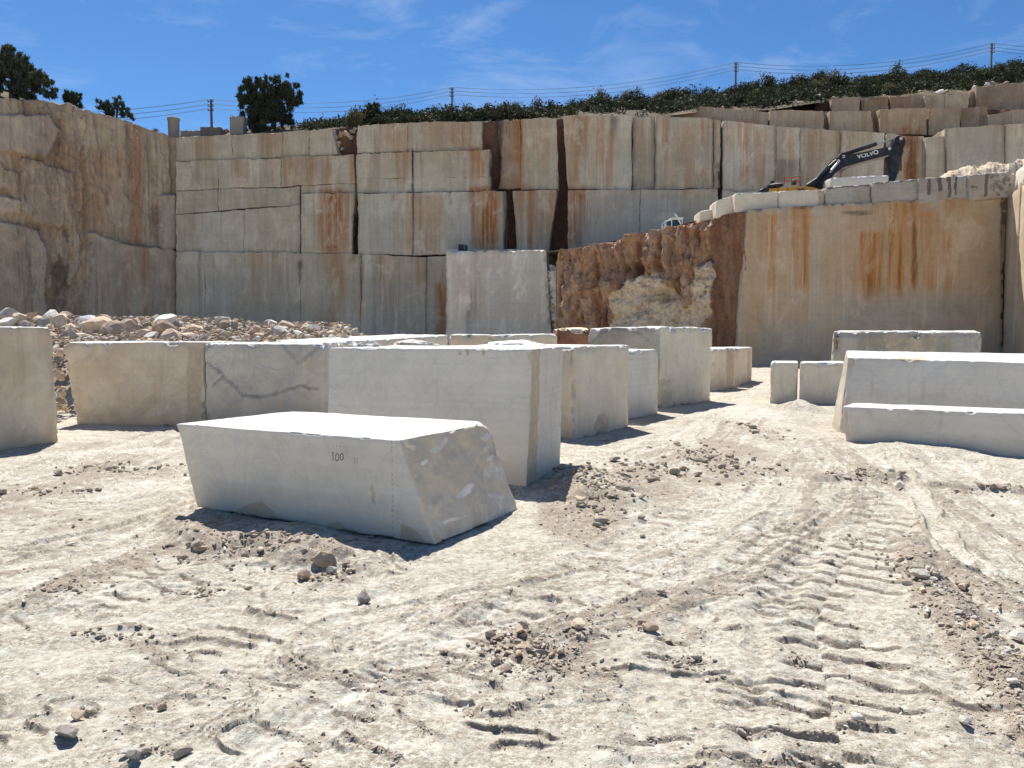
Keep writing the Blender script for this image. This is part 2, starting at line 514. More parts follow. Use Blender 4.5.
M_tan = marble_mat('tan_limestone', (0.76, 0.655, 0.49), (0.60, 0.47, 0.325), veins=0.2, mott=0.6, bump=0.3, pores=0.5, saw=0.015)
M_grey = marble_mat('grey_veined_marble', (0.72, 0.64, 0.51), (0.56, 0.505, 0.425), veins=0.35, mott=0.6, bump=0.3, pores=0.4, saw=0.015)
M_crust = marble_mat('brown_rock_crust', (0.74, 0.61, 0.44), (0.64, 0.51, 0.36), vein=(0.62, 0.55, 0.47), veins=0.25, mott=0.35, saw=0.02, bump=0.3, pores=0.3, crust=(0.72, 0.66, 0.57))
M_rough = marble_mat('rough_broken_stone', (0.58, 0.52, 0.43), (0.42, 0.35, 0.26), veins=0.4, mott=0.8, saw=0.02, bump=0.8, pores=0.6)
M_redblk = marble_mat('red_stained_stone', (0.33, 0.17, 0.10), (0.24, 0.12, 0.07), veins=0.1, mott=0.7, bump=0.6, pores=0.5)
M_rim = marble_mat('rim_block_stone', (0.50, 0.46, 0.39), (0.40, 0.33, 0.25), veins=0.3, mott=0.5, bump=0.4, pores=0.4, crust=(0.15, 0.13, 0.11))

def rock_mat(name, a, b, d):
    m = MB(name, 0.92)
    p = m.objco()
    n1 = m.noise(p, 3.0, 6, 0.65); n2 = m.noise(p, 14.0, 5, 0.7)
    c = m.mix(m.ramp(n1, 0.36, 0.64), a, b)
    c = m.mix(m.ramp(n2, 0.5, 0.75, 0, 0.6), c, d)
    c = m.mix(1.0, c, m.mix(m.rand(), (0.72, 0.7, 0.68), (1.18, 1.18, 1.18)), 'MULTIPLY')
    m.col(c); m.bump(m.math('ADD', n1, n2), 0.5, 0.05)
    return m.m
M_rk = [rock_mat('brown_rubble_stone', (0.52, 0.385, 0.275), (0.62, 0.49, 0.37), (0.36, 0.24, 0.16)),
        rock_mat('tan_rubble_stone', (0.60, 0.46, 0.31), (0.68, 0.57, 0.43), (0.38, 0.27, 0.17)),
        rock_mat('cream_rubble_stone', (0.68, 0.62, 0.53), (0.74, 0.70, 0.63), (0.50, 0.42, 0.32)),
        rock_mat('white_rubble_stone', (0.78, 0.76, 0.72), (0.74, 0.71, 0.66), (0.62, 0.57, 0.5)),
        rock_mat('grey_rubble_stone', (0.42, 0.38, 0.33), (0.50, 0.46, 0.41), (0.30, 0.26, 0.22))]
M_clod = rock_mat('dry_earth_clod', (0.48, 0.40, 0.31), (0.56, 0.485, 0.39), (0.40, 0.32, 0.245))

def ground_mat():
    m = MB('crushed_stone_ground', 0.95)
    n0 = m.noise(m.pos, 0.35, 5, 0.6)
    n1 = m.noise(m.pos, 1.6, 8, 0.68)
    n2 = m.noise(m.pos, 7.0, 8, 0.72)
    n3 = m.noise(m.pos, 40.0, 6, 0.75)
    n4 = m.noise(m.pos, 150.0, 3, 0.7)
    soil = m.attr('soil')
    pale = m.mix(m.ramp(n1, 0.35, 0.65), (0.585, 0.555, 0.465), (0.505, 0.468, 0.378))
    pale = m.mix(m.ramp(n0, 0.42, 0.66, 0, 0.5), pale, (0.40, 0.34, 0.265))
    pale = m.mix(m.ramp(n2, 0.52, 0.72, 0, 0.6), pale, (0.62, 0.592, 0.51))
    s = m.math('ADD', soil, m.math('MULTIPLY', m.math('SUBTRACT', n2, 0.5), 1.1))
    s = m.math('ADD', s, m.math('MULTIPLY', m.math('SUBTRACT', n1, 0.5), 0.7))
    so = m.mix(m.ramp(n3, 0.35, 0.65), (0.275, 0.215, 0.16), (0.36, 0.295, 0.225))
    so = m.mix(m.ramp(n1, 0.5, 0.7, 0, 0.5), so, (0.30, 0.22, 0.165))
    c = m.mix(m.ramp(s, 0.30, 0.75, 0, 0.92), pale, so)
    w = m.math('ADD', m.attr('white'), m.math('MULTIPLY', m.math('SUBTRACT', n2, 0.5), 0.6))
    c = m.mix(m.ramp(w, 0.35, 0.8, 0, 0.85), c, (0.67, 0.63, 0.55))
    mot = m.noise(m.pos, 17.0, 7, 0.72)
    c = m.mix(m.ramp(mot, 0.50, 0.60, 0, 0.75), c, (0.33, 0.275, 0.21))
    c = m.mix(m.ramp(mot, 0.47, 0.37, 0, 0.75), c, (0.685, 0.66, 0.575))
    patch = m.ramp(m.noise(m.scale(m.pos, (1.0, 1.7, 1.0)), 2.6, 7, 0.72), 0.41, 0.58, 0.08, 1.0)
    c = m.mix(m.math('MULTIPLY', m.ramp(n3, 0.45, 0.56, 0, 0.9), patch), c, (0.27, 0.22, 0.165))
    c = m.mix(m.ramp(n3, 0.60, 0.70, 0, 0.6), c, (0.25, 0.205, 0.155))
    c = m.mix(m.ramp(n4, 0.55, 0.66, 0, 0.6), c, (0.20, 0.165, 0.125))
    c = m.mix(m.ramp(n4, 0.46, 0.36, 0, 0.6), c, (0.62, 0.585, 0.51))
    m.col(c)
    h = m.math('ADD', m.math('MULTIPLY', n3, 0.5), m.math('ADD', m.math('MULTIPLY', n4, 0.16), m.math('MULTIPLY', n2, 1.3)))
    m.bump(h, 0.7, 0.035)
    return m.m
M_ground = ground_mat()

def hill_mat():
    m = MB('scrub_hillside', 0.95)
    n1 = m.noise(m.pos, 0.35, 7, 0.65); n2 = m.noise(m.pos, 2.5, 6, 0.7)
    c = m.mix(m.ramp(n1, 0.4, 0.6), (0.09, 0.08, 0.045), (0.19, 0.14, 0.09))
    c = m.mix(m.ramp(n2, 0.60, 0.74, 0, 0.6), c, (0.36, 0.30, 0.23))
    m.col(c); m.bump(m.math('ADD', n1, n2), 0.8, 0.3)
    return m.m
M_hill = hill_mat()

def leaf_mat(name, a, b, c_):
    m = MB(name, 0.8)
    t = m.attr('tint')
    c = m.mix(t, a, b)
    c = m.mix(m.ramp(m.noise(m.pos, 0.8, 3), 0.5, 0.7, 0, 0.7), c, c_)
    c = m.mix(1.0, c, m.mix(m.rand(), (0.7, 0.72, 0.7), (1.25, 1.2, 1.15)), 'MULTIPLY')
    m.col(c)
    tl = m.n('ShaderNodeBsdfTranslucent'); m.set(tl.inputs['Color'], m.mix(1.0, c, (1.3, 1.5, .9), 'MULTIPLY'))
    ms_ = m.n('ShaderNodeMixShader'); ms_.inputs[0].default_value = .13
    m.t.links.new(m.b.outputs[0], ms_.inputs[1]); m.t.links.new(tl.outputs[0], ms_.inputs[2])
    m.t.links.new(ms_.outputs[0], m.t.nodes['Material Output'].inputs['Surface'])
    return m.m
M_shrub = leaf_mat('scrub_leaves', (0.018, 0.025, 0.014), (0.054, 0.060, 0.033), (0.066, 0.055, 0.036))
M_olive = leaf_mat('dry_scrub_leaves', (0.06, 0.062, 0.03), (0.13, 0.115, 0.065), (0.17, 0.12, 0.07))
M_pine = leaf_mat('pine_needles', (0.032, 0.044, 0.034), (0.095, 0.11, 0.072), (0.10, 0.095, 0.06))
def plain(name, c, rough=0.6, metal=0.0, dirt=0.25, spec=0.3):
    m = MB(name, rough)
    p = m.objco()
    n1 = m.noise(p, 3.0, 6, 0.65); n2 = m.noise(p, 20.0, 4, 0.7)
    k = m.mix(m.ramp(n1, 0.42, 0.7, 0, dirt), c, (0.33, 0.29, 0.23))
    k = m.mix(m.ramp(n2, 0.55, 0.75, 0, dirt), k, mul3(c, 0.6))
    m.col(k)
    m.b.inputs['Metallic'].default_value = metal
    m.b.inputs['Specular IOR Level'].default_value = spec
    m.bump(n2, 0.1, 0.01)
    return m.m
M_bark = plain('bark', (0.12, 0.09, 0.065), 0.95, dirt=0.3)
M_pole = plain('pole_wood', (0.16, 0.145, 0.13), 0.9, dirt=0.2)
M_wire = plain('wire_metal', (0.07, 0.07, 0.075), 0.6, dirt=0.0)
M_insul = plain('insulator_glass', (0.30, 0.30, 0.28), 0.3, dirt=0.0)
M_yel = plain('yellow_paint', (0.50, 0.235, 0.02), 0.55, dirt=0.45)
M_navy = plain('dark_blue_grey_paint', (0.014, 0.017, 0.024), 0.45, dirt=0.12)
M_blk = plain('black_steel', (0.03, 0.03, 0.033), 0.6, dirt=0.2)
M_steel = plain('worn_steel', (0.45, 0.45, 0.45), 0.35, 0.7, dirt=0.1)
M_letter = plain('white_lettering', (0.8, 0.8, 0.8), 0.6, dirt=0.05)
M_orange = plain('orange_red_rail', (0.55, 0.10, 0.05), 0.5, dirt=0.1)
M_wht = plain('white_paint', (0.74, 0.75, 0.73), 0.5, dirt=0.15)
M_glass = plain('dark_cab_glass', (0.02, 0.035, 0.035), 0.08, dirt=0.05, spec=0.6)
M_teal = plain('dark_teal_paint', (0.02, 0.055, 0.055), 0.5, dirt=0.2)
M_conc = plain('old_rendered_masonry', (0.35, 0.30, 0.24), 0.95, dirt=0.45)
M_concd = plain('dark_masonry', (0.17, 0.145, 0.12), 0.95, dirt=0.3)
M_ink = plain('black_marker', (0.07, 0.07, 0.07), 0.9, dirt=0.0)

# ------------------------------------------------------------------ ground
def g2(px, py):
    p = G(px, py); return (p[0], p[1])
# wheel and crawler tracks, berms and soil patches, as world ground positions
TRACKS = [  # polyline, half width, pitch, depth
    ([g2(850, 790), g2(828, 690), g2(815, 620), g2(845, 560), g2(880, 500)], 0.40, 0.25, 0.023),
    ([g2(700, 800), g2(690, 700), g2(725, 620), g2(775, 560), g2(800, 520)], 0.30, 0.26, 0.014),
    ([g2(-60, 560), g2(80, 505), g2(150, 455), g2(190, 432)], 0.35, 0.22, 0.010),
    ([g2(300, 760), g2(420, 690), g2(560, 600), g2(690, 520)], 0.35, 0.24, 0.010),
    ([g2(-50, 640), g2(90, 615), g2(230, 575), g2(340, 580)], 0.30, 0.22, 0.012),
]
RUTS = [  # flattened pale strips
    ([g2(888, 452), g2(905, 475), g2(925, 505), g2(950, 545), g2(965, 570)], 0.08),
    ([g2(975, 462), g2(1000, 482), g2(1040, 505)], 0.10),
    ([g2(10, 470), g2(70, 458), g2(150, 446)], 0.10),
    ([g2(30, 545), g2(120, 525), g2(200, 500)], 0.07),
]
SWEEPS = [
    ([g2(-120, 520), g2(40, 478), g2(130, 450), g2(200, 430)], 1.3), ([g2(-150, 640), g2(60, 560), g2(180, 520)], .7), ([g2(380, 640), g2(560, 598), g2(700, 560), g2(800, 505), g2(830, 450)], .8), ([g2(600, 470), g2(700, 440), g2(740, 410)], .9),
    ([g2(860, 445), g2(960, 500), g2(1080, 580)], 1.1), ([g2(150, 800), g2(330, 680), g2(480, 600)], .35),
]
BERMS = [
    ([g2(905, 540), g2(925, 575), g2(948, 610), g2(975, 645), g2(1015, 690), g2(1060, 740)], 0.17, 0.055),
    ([g2(940, 560), g2(985, 590), g2(1030, 612)], 0.14, 0.045),
    ([g2(815, 480), g2(850, 475), g2(900, 478)], 0.16, 0.05),
    ([g2(930, 485), g2(990, 490), g2(1040, 495)], 0.10, 0.05),
    ([g2(175, 520), g2(215, 545), g2(260, 540), g2(300, 560)], 0.16, 0.06),
    ([g2(215, 560), g2(290, 540), g2(340, 555)], 0.10, 0.05),
]
SOIL = [(585, 505, 48, 34, 1.0), (635, 478, 42, 20, .8), (715, 462, 42, 20, .9), (755, 432, 30, 14, .6), (530, 648, 62, 22, .9), (560, 670, 40, 16, .6),
        (110, 472, 75, 12, .8), (40, 505, 60, 14, .6), (90, 520, 40, 10, .7), (215, 545, 60, 20, .7), (325, 572, 34, 14, .8), (30, 585, 40, 8, .7), (150, 600, 40, 6, .5),
        (650, 632, 16, 8, .8), (690, 660, 26, 8, .7), (820, 425, 22, 6, .5), (15, 455, 30, 7, .5), (640, 420, 40, 5, .5), (760, 470, 30, 10, .5), (970, 610, 40, 22, .7),
        (110, 466, 60, 7, .9), (45, 488, 50, 6, .8), (60, 540, 46, 7, .7), (25, 562, 30, 5, .8), (120, 560, 30, 5, .6), (200, 590, 40, 6, .6), (700, 480, 40, 10, .7), (660, 455, 26, 8, .8), (735, 448, 30, 10, .9), (600, 540, 30, 6, .6), (690, 545, 50, 6, .6), (850, 520, 30, 6, .6), (820, 560, 30, 6, .6), (915, 520, 20, 6, .6), (70, 590, 60, 5, .7), (115, 640, 36, 5, .8), (160, 655, 40, 5, .7), (95, 625, 20, 4, .7),
        (930, 590, 22, 26, .9), (990, 740, 50, 14, .5), (800, 655, 30, 10, .5), (150, 750, 40, 12, .4), (800, 490, 40, 9, .4), (400, 575, 30, 10, .4), (560, 560, 40, 10, .4)]
WHITE = [(120, 450, 70, 6, .8), (140, 487, 70, 10, .7), (90, 535, 60, 10, .6), (745, 412, 40, 9, .8), (935, 470, 60, 8, .5), (700, 590, 70, 20, .5), (620, 690, 80, 20, .3),
         (990, 565, 40, 16, .8), (850, 700, 60, 30, .5), (860, 600, 50, 22, .4), (240, 690, 90, 30, .3), (60, 625, 60, 8, .5), (800, 445, 40, 8, .5), (440, 620, 50, 14, .3), (40, 690, 60, 20, .3)]
SOIL_W = []
for (px, py, rx, ry, s) in SOIL + WHITE:
    c = G(px, py); e = G(px + rx, py); n = G(px, py - ry); k = G(px, py + ry)
    SOIL_W.append((c[0], c[1], abs(e[0] - c[0]), abs(n[1] - k[1]) / 2, s))
N_SOIL = len(SOIL)

def ground_fields(x, y):
    r = np.hypot(x, y)
    near = 1 - ss(45, 80, r)
    soil = np.zeros(x.shape); white = np.zeros(x.shape)
    wx = x + 0.35 * (fbm(x * 1.3, y * 1.3, None, 3, 201) - .5) * 2; wy = y + 0.5 * (fbm(x * 1.3 + 9, y * 1.3, None, 3, 202) - .5) * 2
    for i, (cx, cy, rx, ry, s) in enumerate(SOIL_W):
        d = np.sqrt(((wx - cx) / rx) ** 2 + ((wy - cy) / ry) ** 2)
        v = s * 1.0 * ss(1.35, 0.35, d)
        if i < N_SOIL: soil = np.maximum(soil, v)
        else: white = np.maximum(white, v)
    soil = np.maximum(soil, 0.5 * ss(0.58, 0.72, fbm(x * 0.9, y * 0.9, None, 5, 210)))
    h = 0.09 * (fbm(x / 4.5, y / 4.5, None, 3, 1) - .5) + 0.032 * (fbm(x / 1.3, y / 1.3, None, 3, 2) - .5)
    # small scarps: trodden plates of crushed stone
    t = fbm(x / 0.9 + 0.3 * y, y / 0.55, None, 4, 3) * 8
    fr = t - np.floor(t)
    far_ = ss(4.0, 13.0, r)
    plates = (np.floor(t) + ss(0, 1, (fr - (.84 - .40 * far_)) / (.15 + .40 * far_))) / 8
    brk = ss(.46, .60, fbm(x / .42, y / .30, None, 3, 51))
    edge1 = ss(.70, .90, fr) * ss(1.0, .985, fr)
    pm = ss(0.34, 0.55, fbm(x / 1.7, y / 1.7, None, 3, 5)) * brk
    h = h + 0.20 * (plates - t / 8) * pm
    soil = np.maximum(soil, .75 * edge1 * pm)
    t2 = fbm(x / 0.33 + 5, y / 0.26, None, 4, 7) * 6
    fr2 = t2 - np.floor(t2)
    h = h + 0.042 * ((np.floor(t2) + ss(0, 1, (fr2 - (.62 - .5 * far_)) / (.36 + .5 * far_))) / 6 - t2 / 6) * ss(0.44, 0.60, fbm(x / 0.5, y / 0.4, None, 3, 8))
    soil = np.maximum(soil, .55 * ss(.55, .85, fr2) * ss(0.40, 0.58, fbm(x / 0.9, y / 0.9, None, 3, 8)))
    fine = fbm(x / 0.085, y / 0.085, None, 2, 9) - .5
    h = h + 0.016 * fine * (0.35 + ss(.4, .65, fbm(x / 0.6, y / 0.6, None, 3, 11)))
    # tracks: chevron lugs
    for pts, hw, pitch, dep in TRACKS:
        d, a, sg = segdist(x, y, pts)
        m = ss(hw * 1.15, hw * 0.9, d) * ss(0.40, 0.52, fbm(x / 0.55, y / 0.55, None, 3, 13) + 0.03)
        ph = (a + 0.20 * d + np.where(sg > 0, 0.5 * pitch, 0) + 0.11 * (fbm(x / .22, y / .22, None, 3, 15) - .5)) / pitch
        f = ph - np.floor(ph)
        wob_ = .02 + .10 * fbm(x / .12, y / .12, None, 3, 53) ** 1.5
        lug = 1.0 - np.exp(-(np.minimum(f, 1 - f) / wob_) ** 2) * 1.0 - .55 * f + .25 * ss(.04, .12, f)
        rim = ss(hw * 0.75, hw * 1.0, d) * ss(hw * 1.5, hw * 1.05, d)
        h = h + m * (dep * (lug - 0.5) - 0.012 - dep * 0.25 * ss(0.03, 0.0, d)) + rim * 0.02
        soil = soil * (1 - .6 * m * ss(.2, .35, f) * ss(.95, .8, f)); white = np.maximum(white, m * 0.5 * ss(0.2, 0.5, f))
        soil = np.maximum(soil, m * 0.9 * (ss(0.16, 0.04, f) + ss(.93, 1., f)))
    for pts, hw in SWEEPS:                          # swept, scraped bands left by turning wheels
        d, a, sg = segdist(x, y, pts)
        m = ss(hw * 1.1, hw * 0.6, d)
        lat = d * sg
        nn_ = fbm(lat / .15 + 31, a / 1.9, None, 4, 41, .6); n2_ = fbm(lat / .05 + 11, a / .8, None, 3, 43, .6)
        q_ = .6 * nn_ + .4 * n2_
        soil = np.maximum(soil, m * .85 * ss(.52, .64, q_)); white = np.maximum(white, m * .75 * ss(.47, .36, q_))
        h = h + m * .045 * (q_ - .5) * ss(30, 12, r)
    for pts, hw in RUTS:
        d, a, sg = segdist(x, y, pts)
        d = d + .10 * (fbm(x / .35, y / .35, None, 3, 31) - .5)
        m = ss(hw * 1.5, hw * 0.5, d) * ss(.30, .52, fbm(x / .7, y / .7, None, 3, 33))
        h = h * (1 - 0.6 * m) - 0.025 * m + 0.03 * ss(hw * 0.9, hw * 1.15, d) * ss(hw * 1.6, hw * 1.2, d)
        white = np.maximum(white, m * 0.6); soil = soil * (1 - m)
    for pts, hw, hh in BERMS:
        d, a, sg = segdist(x, y, pts)
        dn = d + 0.12 * (fbm(x / .3, y / .3, None, 3, 17) - .5)
        m = ss(hw * 1.2, 0.0, dn)
        h = h + hh * m
        soil = np.maximum(soil, ss(hw * 1.3, hw * 0.6, dn))
    cl = fbm(x / 0.11, y / 0.11, None, 3, 21)
    cl2 = fbm(x / 0.27, y / 0.27, None, 3, 23)
    cl3 = fbm(x / 0.045, y / 0.045, None, 2, 25)
    h = h + soil * (0.045 * np.maximum(0, cl - .42) + 0.065 * np.maximum(0, cl2 - .45) + .016 * (cl3 - .5) * (1 - far_))
    h = h * near
    # rubble mound behind the left blocks
    tp = ss(-3.2, -7.2, x)
    mound = (1.75 * tp) * ss(15.0, 18.6, y) * ss(27, 21, y) * ss(-40, -25, x)
    mound = mound * (0.85 + 0.4 * (fbm(x / 1.5, y / 1.5, None, 3, 27) - .5))
    h = h + mound
    soil = np.maximum(soil, ss(0.2, 0.6, mound))
    # loose dirt pushed up against the blocks
    for (px, py, rx, ry, hh) in [(600, 492, 40, 22, .12), (270, 530, 80, 10, .05), (340, 548, 60, 10, .04), (745, 398, 22, 5, .10), (800, 410, 20, 4, .16), (925, 450, 70, 8, .07), (170, 490, 20, 14, .07)]:
        c = G(px, py); e = G(px + rx, py); n = G(px, py - ry); k2 = G(px, py + ry)
        d = np.sqrt(((wx - c[0]) / (e[0] - c[0])) ** 2 + ((wy - c[1]) / (abs(n[1] - k2[1]) / 2)) ** 2)
        h = h + hh * ss(1.2, 0.2, d)
    return h, soil, white
def gh(x, y):
    h, _, _ = ground_fields(np.atleast_1d(np.asarray(x, float)), np.atleast_1d(np.asarray(y, float)))
    return h

rows = [0.25, 0.6, 1.0, 1.3, 1.6, 1.8]
yy = np.arange(840, 344, -0.60)
rows = np.array(rows + list(1229.0 / (yy - 335)) + [150, 190, 250, 340, 480, 700, 1000, 1500, 2200, 3200])
tn = np.linspace(-0.74, 0.74, 900)
ang = np.concatenate([np.arctan(tn), np.linspace(math.atan(.74), 2 * math.pi - math.atan(.74), 72)[1:-1]])
R_, A_ = np.meshgrid(rows, ang, indexing='ij')
# rows keep constant distance along the view in front, radial elsewhere
sec = np.where(np.abs(((A_ + math.pi) % (2 * math.pi)) - math.pi) < math.atan(.741), 1 / np.cos(np.clip(A_, -0.7, 0.7)), 1 / math.cos(math.atan(.74)))
gx = (R_ * sec * np.sin(A_)).ravel(); gy = (R_ * sec * np.cos(A_)).ravel()
hh, so_, wh_ = ground_fields(gx, gy)
nr, na = R_.shape
idx = np.arange(nr * na).reshape(nr, na)
nx = np.roll(idx, -1, axis=1)
gq = np.stack([idx[:-1], nx[:-1], nx[1:], idx[1:]], -1).reshape(-1, 4)[:, ::-1]
cen = len(gx)
gv = np.concatenate([np.stack([gx, gy, hh], 1), [[0, 0, 0]]])
gt = np.stack([np.full(na, cen), nx[0], idx[0]], 1)[:, ::-1]
gme = mesh('ground', gv, [gq, gt], [M_ground], attrs={'soil': np.append(so_, 0), 'white': np.append(wh_, 0)}, smooth=True)
tag(link('ground', gme), kind='structure')

# ------------------------------------------------------------------ quarry walls
P_BACK = Plane((-25.45, 58.0), (34.7, 52.0))
P_LEFT = Plane((-60.0, 23.0), (-25.45, 58.0))
P_LEFT.n = np.array([P_LEFT.d[1], -P_LEFT.d[0]])
P_RIGHT = Plane((12.0, 40.4), (25.6, 39.6))

# run-off stains, and some painted shade, read off the photograph: centre, half width, top, bottom (picture rows), strength, kind
STAINS_SHADE = [(331, 11, 190, 252, 1, 'rust'), (322, 4, 190, 240, .8, 'rust'), (484, 13, 188, 250, 1, 'rust'), (474, 4, 195, 250, .7, 'rust'), (410, 4, 192, 254, .55, 'rust'), (402, 7, 150, 180, .5, 'rust'),
          (478, 8, 148, 178, .7, 'rust'), (310, 7, 157, 184, .5, 'rust'), (326, 5, 158, 184, .45, 'rust'), (531, 4, 190, 250, .9, 'rust'), (541, 3, 195, 240, .5, 'rust'), (575, 10, 188, 250, 1, 'rust'),
          (520, 5, 118, 190, .8, 'rust'), (573, 7, 116, 190, .6, 'rust'), (585, 3, 118, 150, .7, 'rust'), (745, 7, 122, 182, .6, 'rust'), (730, 4, 125, 150, .4, 'rust'), (666, 4, 120, 145, .8, 'rust'),
          (716, 3, 118, 188, .5, 'rust'), (608, 5, 130, 188, .4, 'rust'), (911, 8, 128, 190, 1, 'rust'), (911, 4, 134, 190, .5, 'dark'), (776, 3, 127, 190, .5, 'rust'), (439, 10, 120, 145, .4, 'rust'), (452, 4, 120, 150, .5, 'rust'),
          (334, 5, 255, 335, .55, 'rust'), (361, 3, 256, 320, .5, 'rust'), (441, 6, 285, 338, .9, 'rust'), (392, 5, 120, 150, .3, 'rust'), (620, 6, 190, 240, .2, 'rust'), (145, 4, 248, 315, .7, 'rust'), (129, 3, 245, 315, .6, 'rust'),
          (137, 7, 120, 250, .5, 'rust'), (100, 20, 150, 230, .25, 'rust'),
          (345, 7, 192, 250, .55, 'rust'), (352, 3, 156, 183, .7, 'rust'), (428, 14, 196, 250, .35, 'rust'), (497, 4, 195, 250, .7, 'rust'), (550, 5, 192, 248, .6, 'rust'), (520, 3, 192, 250, .6, 'rust'), (586, 6, 190, 235, .6, 'rust'), (600, 5, 118, 165, .5, 'rust'), (545, 6, 120, 165, .4, 'rust'),
          (534, 5, 120, 150, .35, 'rust'), (640, 5, 120, 188, .25, 'rust'), (690, 8, 125, 188, .3, 'rust'), (705, 4, 120, 180, .5, 'rust'), (760, 6, 130, 190, .35, 'rust'), (790, 4, 130, 175, .4, 'rust'), (815, 6, 131, 175, .3, 'rust'), (838, 3, 131, 185, .5, 'rust'), (395, 14, 124, 150, .25, 'rust'), (462, 9, 122, 149, .45, 'rust'), (270, 12, 134, 157, .3, 'rust'), (205, 10, 137, 160, .3, 'rust'), (240, 9, 160, 187, .35, 'rust'), (290, 7, 158, 186, .4, 'rust'), (385, 9, 256, 310, .4, 'rust'), (420, 5, 258, 300, .35, 'rust'), (340, 10, 254, 300, .3, 'rust'), (255, 6, 252, 300, .25, 'rust'), (460, 7, 262, 318, .35, 'rust'), (478, 9, 255, 315, .4, 'rust'),
          (500, 3, 120, 188, .9, 'dark'), (505, 2, 190, 250, .9, 'dark'), (560, 2.5, 118, 188, .7, 'dark'), (564, 2, 190, 248, .7, 'dark'), (491, 3, 150, 190, .8, 'dark'), (655, 1.4, 118, 188, .7, 'dark'), (633, 1.6, 120, 188, .6, 'dark'), (356, 2, 186, 254, .6, 'dark'), (612, 1.2, 118, 135, .7, 'dark'), (775, 1.4, 128, 190, .6, 'dark'), (841, 1.2, 130, 165, .6, 'dark'), (300, 1.4, 190, 252, .4, 'dark'), (426, 1.5, 257, 300, .5, 'dark'), (380, 1.6, 256, 300, .5, 'dark'), (946, 1.6, 128, 180, .7, 'dark'), (1004, 1.6, 125, 165, .6, 'dark'), (1000, 3, 165, 180, .5, 'dark'),
          # right cut face
          (771, 6, 215, 295, .9, 'rust'), (780, 3, 225, 262, .5, 'rust'), (801, 9, 203, 290, .95, 'rust'), (806, 3, 200, 270, .6, 'rust'), (872, 11, 232, 305, 1, 'rust'), (866, 3, 250, 300, .7, 'rust'), (897, 10, 203, 300, 1, 'rust'),
          (903, 3, 200, 280, .7, 'rust'), (914, 4, 203, 288, 1.1, 'rust'), (930, 10, 212, 292, .75, 'rust'), (947, 5, 230, 295, .6, 'rust'), (855, 5, 215, 300, .5, 'rust'), (885, 3, 200, 270, .5, 'rust'), (757, 6, 215, 330, .4, 'rust'), (776, 5, 290, 355, .5, 'rust'),
          (850, 25, 205, 216, .35, 'rust'), (955, 12, 200, 208, .6, 'rust'), (990, 8, 230, 330, .25, 'rust'), (840, 8, 240, 330, .3, 'rust'),
          (785, 26, 215, 330, .35, 'rust'), (885, 38, 205, 320, .38, 'rust'), (750, 10, 215, 350, .35, 'rust'), (830, 14, 215, 300, .25, 'rust'), (965, 20, 215, 330, .22, 'rust'),
          # dark seams and grey washes
          (413, 1.2, 150, 254, .9, 'dark'), (300, 2.2, 262, 280, 1, 'dark'), (361, 1.4, 255, 300, .8, 'dark'), (355, 3.5, 215, 252, 1, 'dark'), (375, 2, 262, 345, .4, 'dark'), (200, 1.0, 250, 330, .5, 'dark'),
          (915.5, 1.6, 228, 285, .9, 'dark'), (720, 3, 165, 190, 1, 'dark'), (722, 1, 120, 170, .7, 'dark'), (713, 1, 118, 188, .7, 'dark'), (580, 2.5, 120, 150, .5, 'dark'), (800, 1, 128, 190, .4, 'dark'), (615, 3, 118, 130, .7, 'dark'),
          (785, 14, 160, 182, .45, 'dark'), (470, 3, 330, 340, .4, 'dark'), (1002, 1.2, 195, 350, .7, 'dark'), (857, 16, 212, 214.5, .9, 'dark'), (470, 5, 305, 334, .5, 'dark'), (474, 3, 290, 320, .4, 'dark'),
          (60, 8, 265, 310, .7, 'dark'), (64, 3, 230, 262, .6, 'dark'), (40, 4, 152, 162, .6, 'dark'), (128, 2, 130, 200, .3, 'dark'),
          (905, 95, 296, 368, .9, 'gray'), (790, 40, 325, 372, .7, 'gray'), (250, 70, 270, 340, .5, 'gray'), (400, 40, 285, 340, .5, 'gray'), (650, 50, 195, 245, .8, 'gray'), (600, 40, 205, 250, .5, 'gray'), (460, 18, 200, 250, .5, 'gray'), (380, 20, 200, 250, .4, 'gray'),  # first two: grey tone with weaker sky light painted in, low right face
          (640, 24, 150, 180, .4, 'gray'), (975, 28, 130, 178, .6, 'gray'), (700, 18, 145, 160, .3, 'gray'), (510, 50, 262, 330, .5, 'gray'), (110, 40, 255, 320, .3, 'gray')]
def stain_shade_attrs(P, seed=0):
    px, py = proj(P)
    out = {k: np.zeros(len(px)) for k in ('rust', 'dark', 'gray')}
    wob = 3.0 * (fbm(px / 9, py / 40, None, 3, 301) - .5)
    for cx, hw, y0, y1, s, k in STAINS_SHADE:
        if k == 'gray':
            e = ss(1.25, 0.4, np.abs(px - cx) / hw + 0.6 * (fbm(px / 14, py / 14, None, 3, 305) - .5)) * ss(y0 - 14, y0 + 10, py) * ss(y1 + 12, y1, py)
        elif k == 'dark' and hw > 12:
            e = ss(1.2, 0.4, np.abs(px - cx) / hw) * ss(y0 - 1.5, y0 + .5, py) * ss(y1 + 1, y1 - 1, py)
        else:
            w = hw * (1.15 - 0.25 * ss(y0, y1, py))
            e = ss(w + 1.2, np.maximum(w - 2.2, 0), np.abs(px + (wob if hw > 2.6 else wob * .4) - cx)) * ss(y0 - 5, y0 + 2, py) * ss(y1 + 14, y1 - 10, py)
        out[k] = np.maximum(out[k], e * s)
    return out

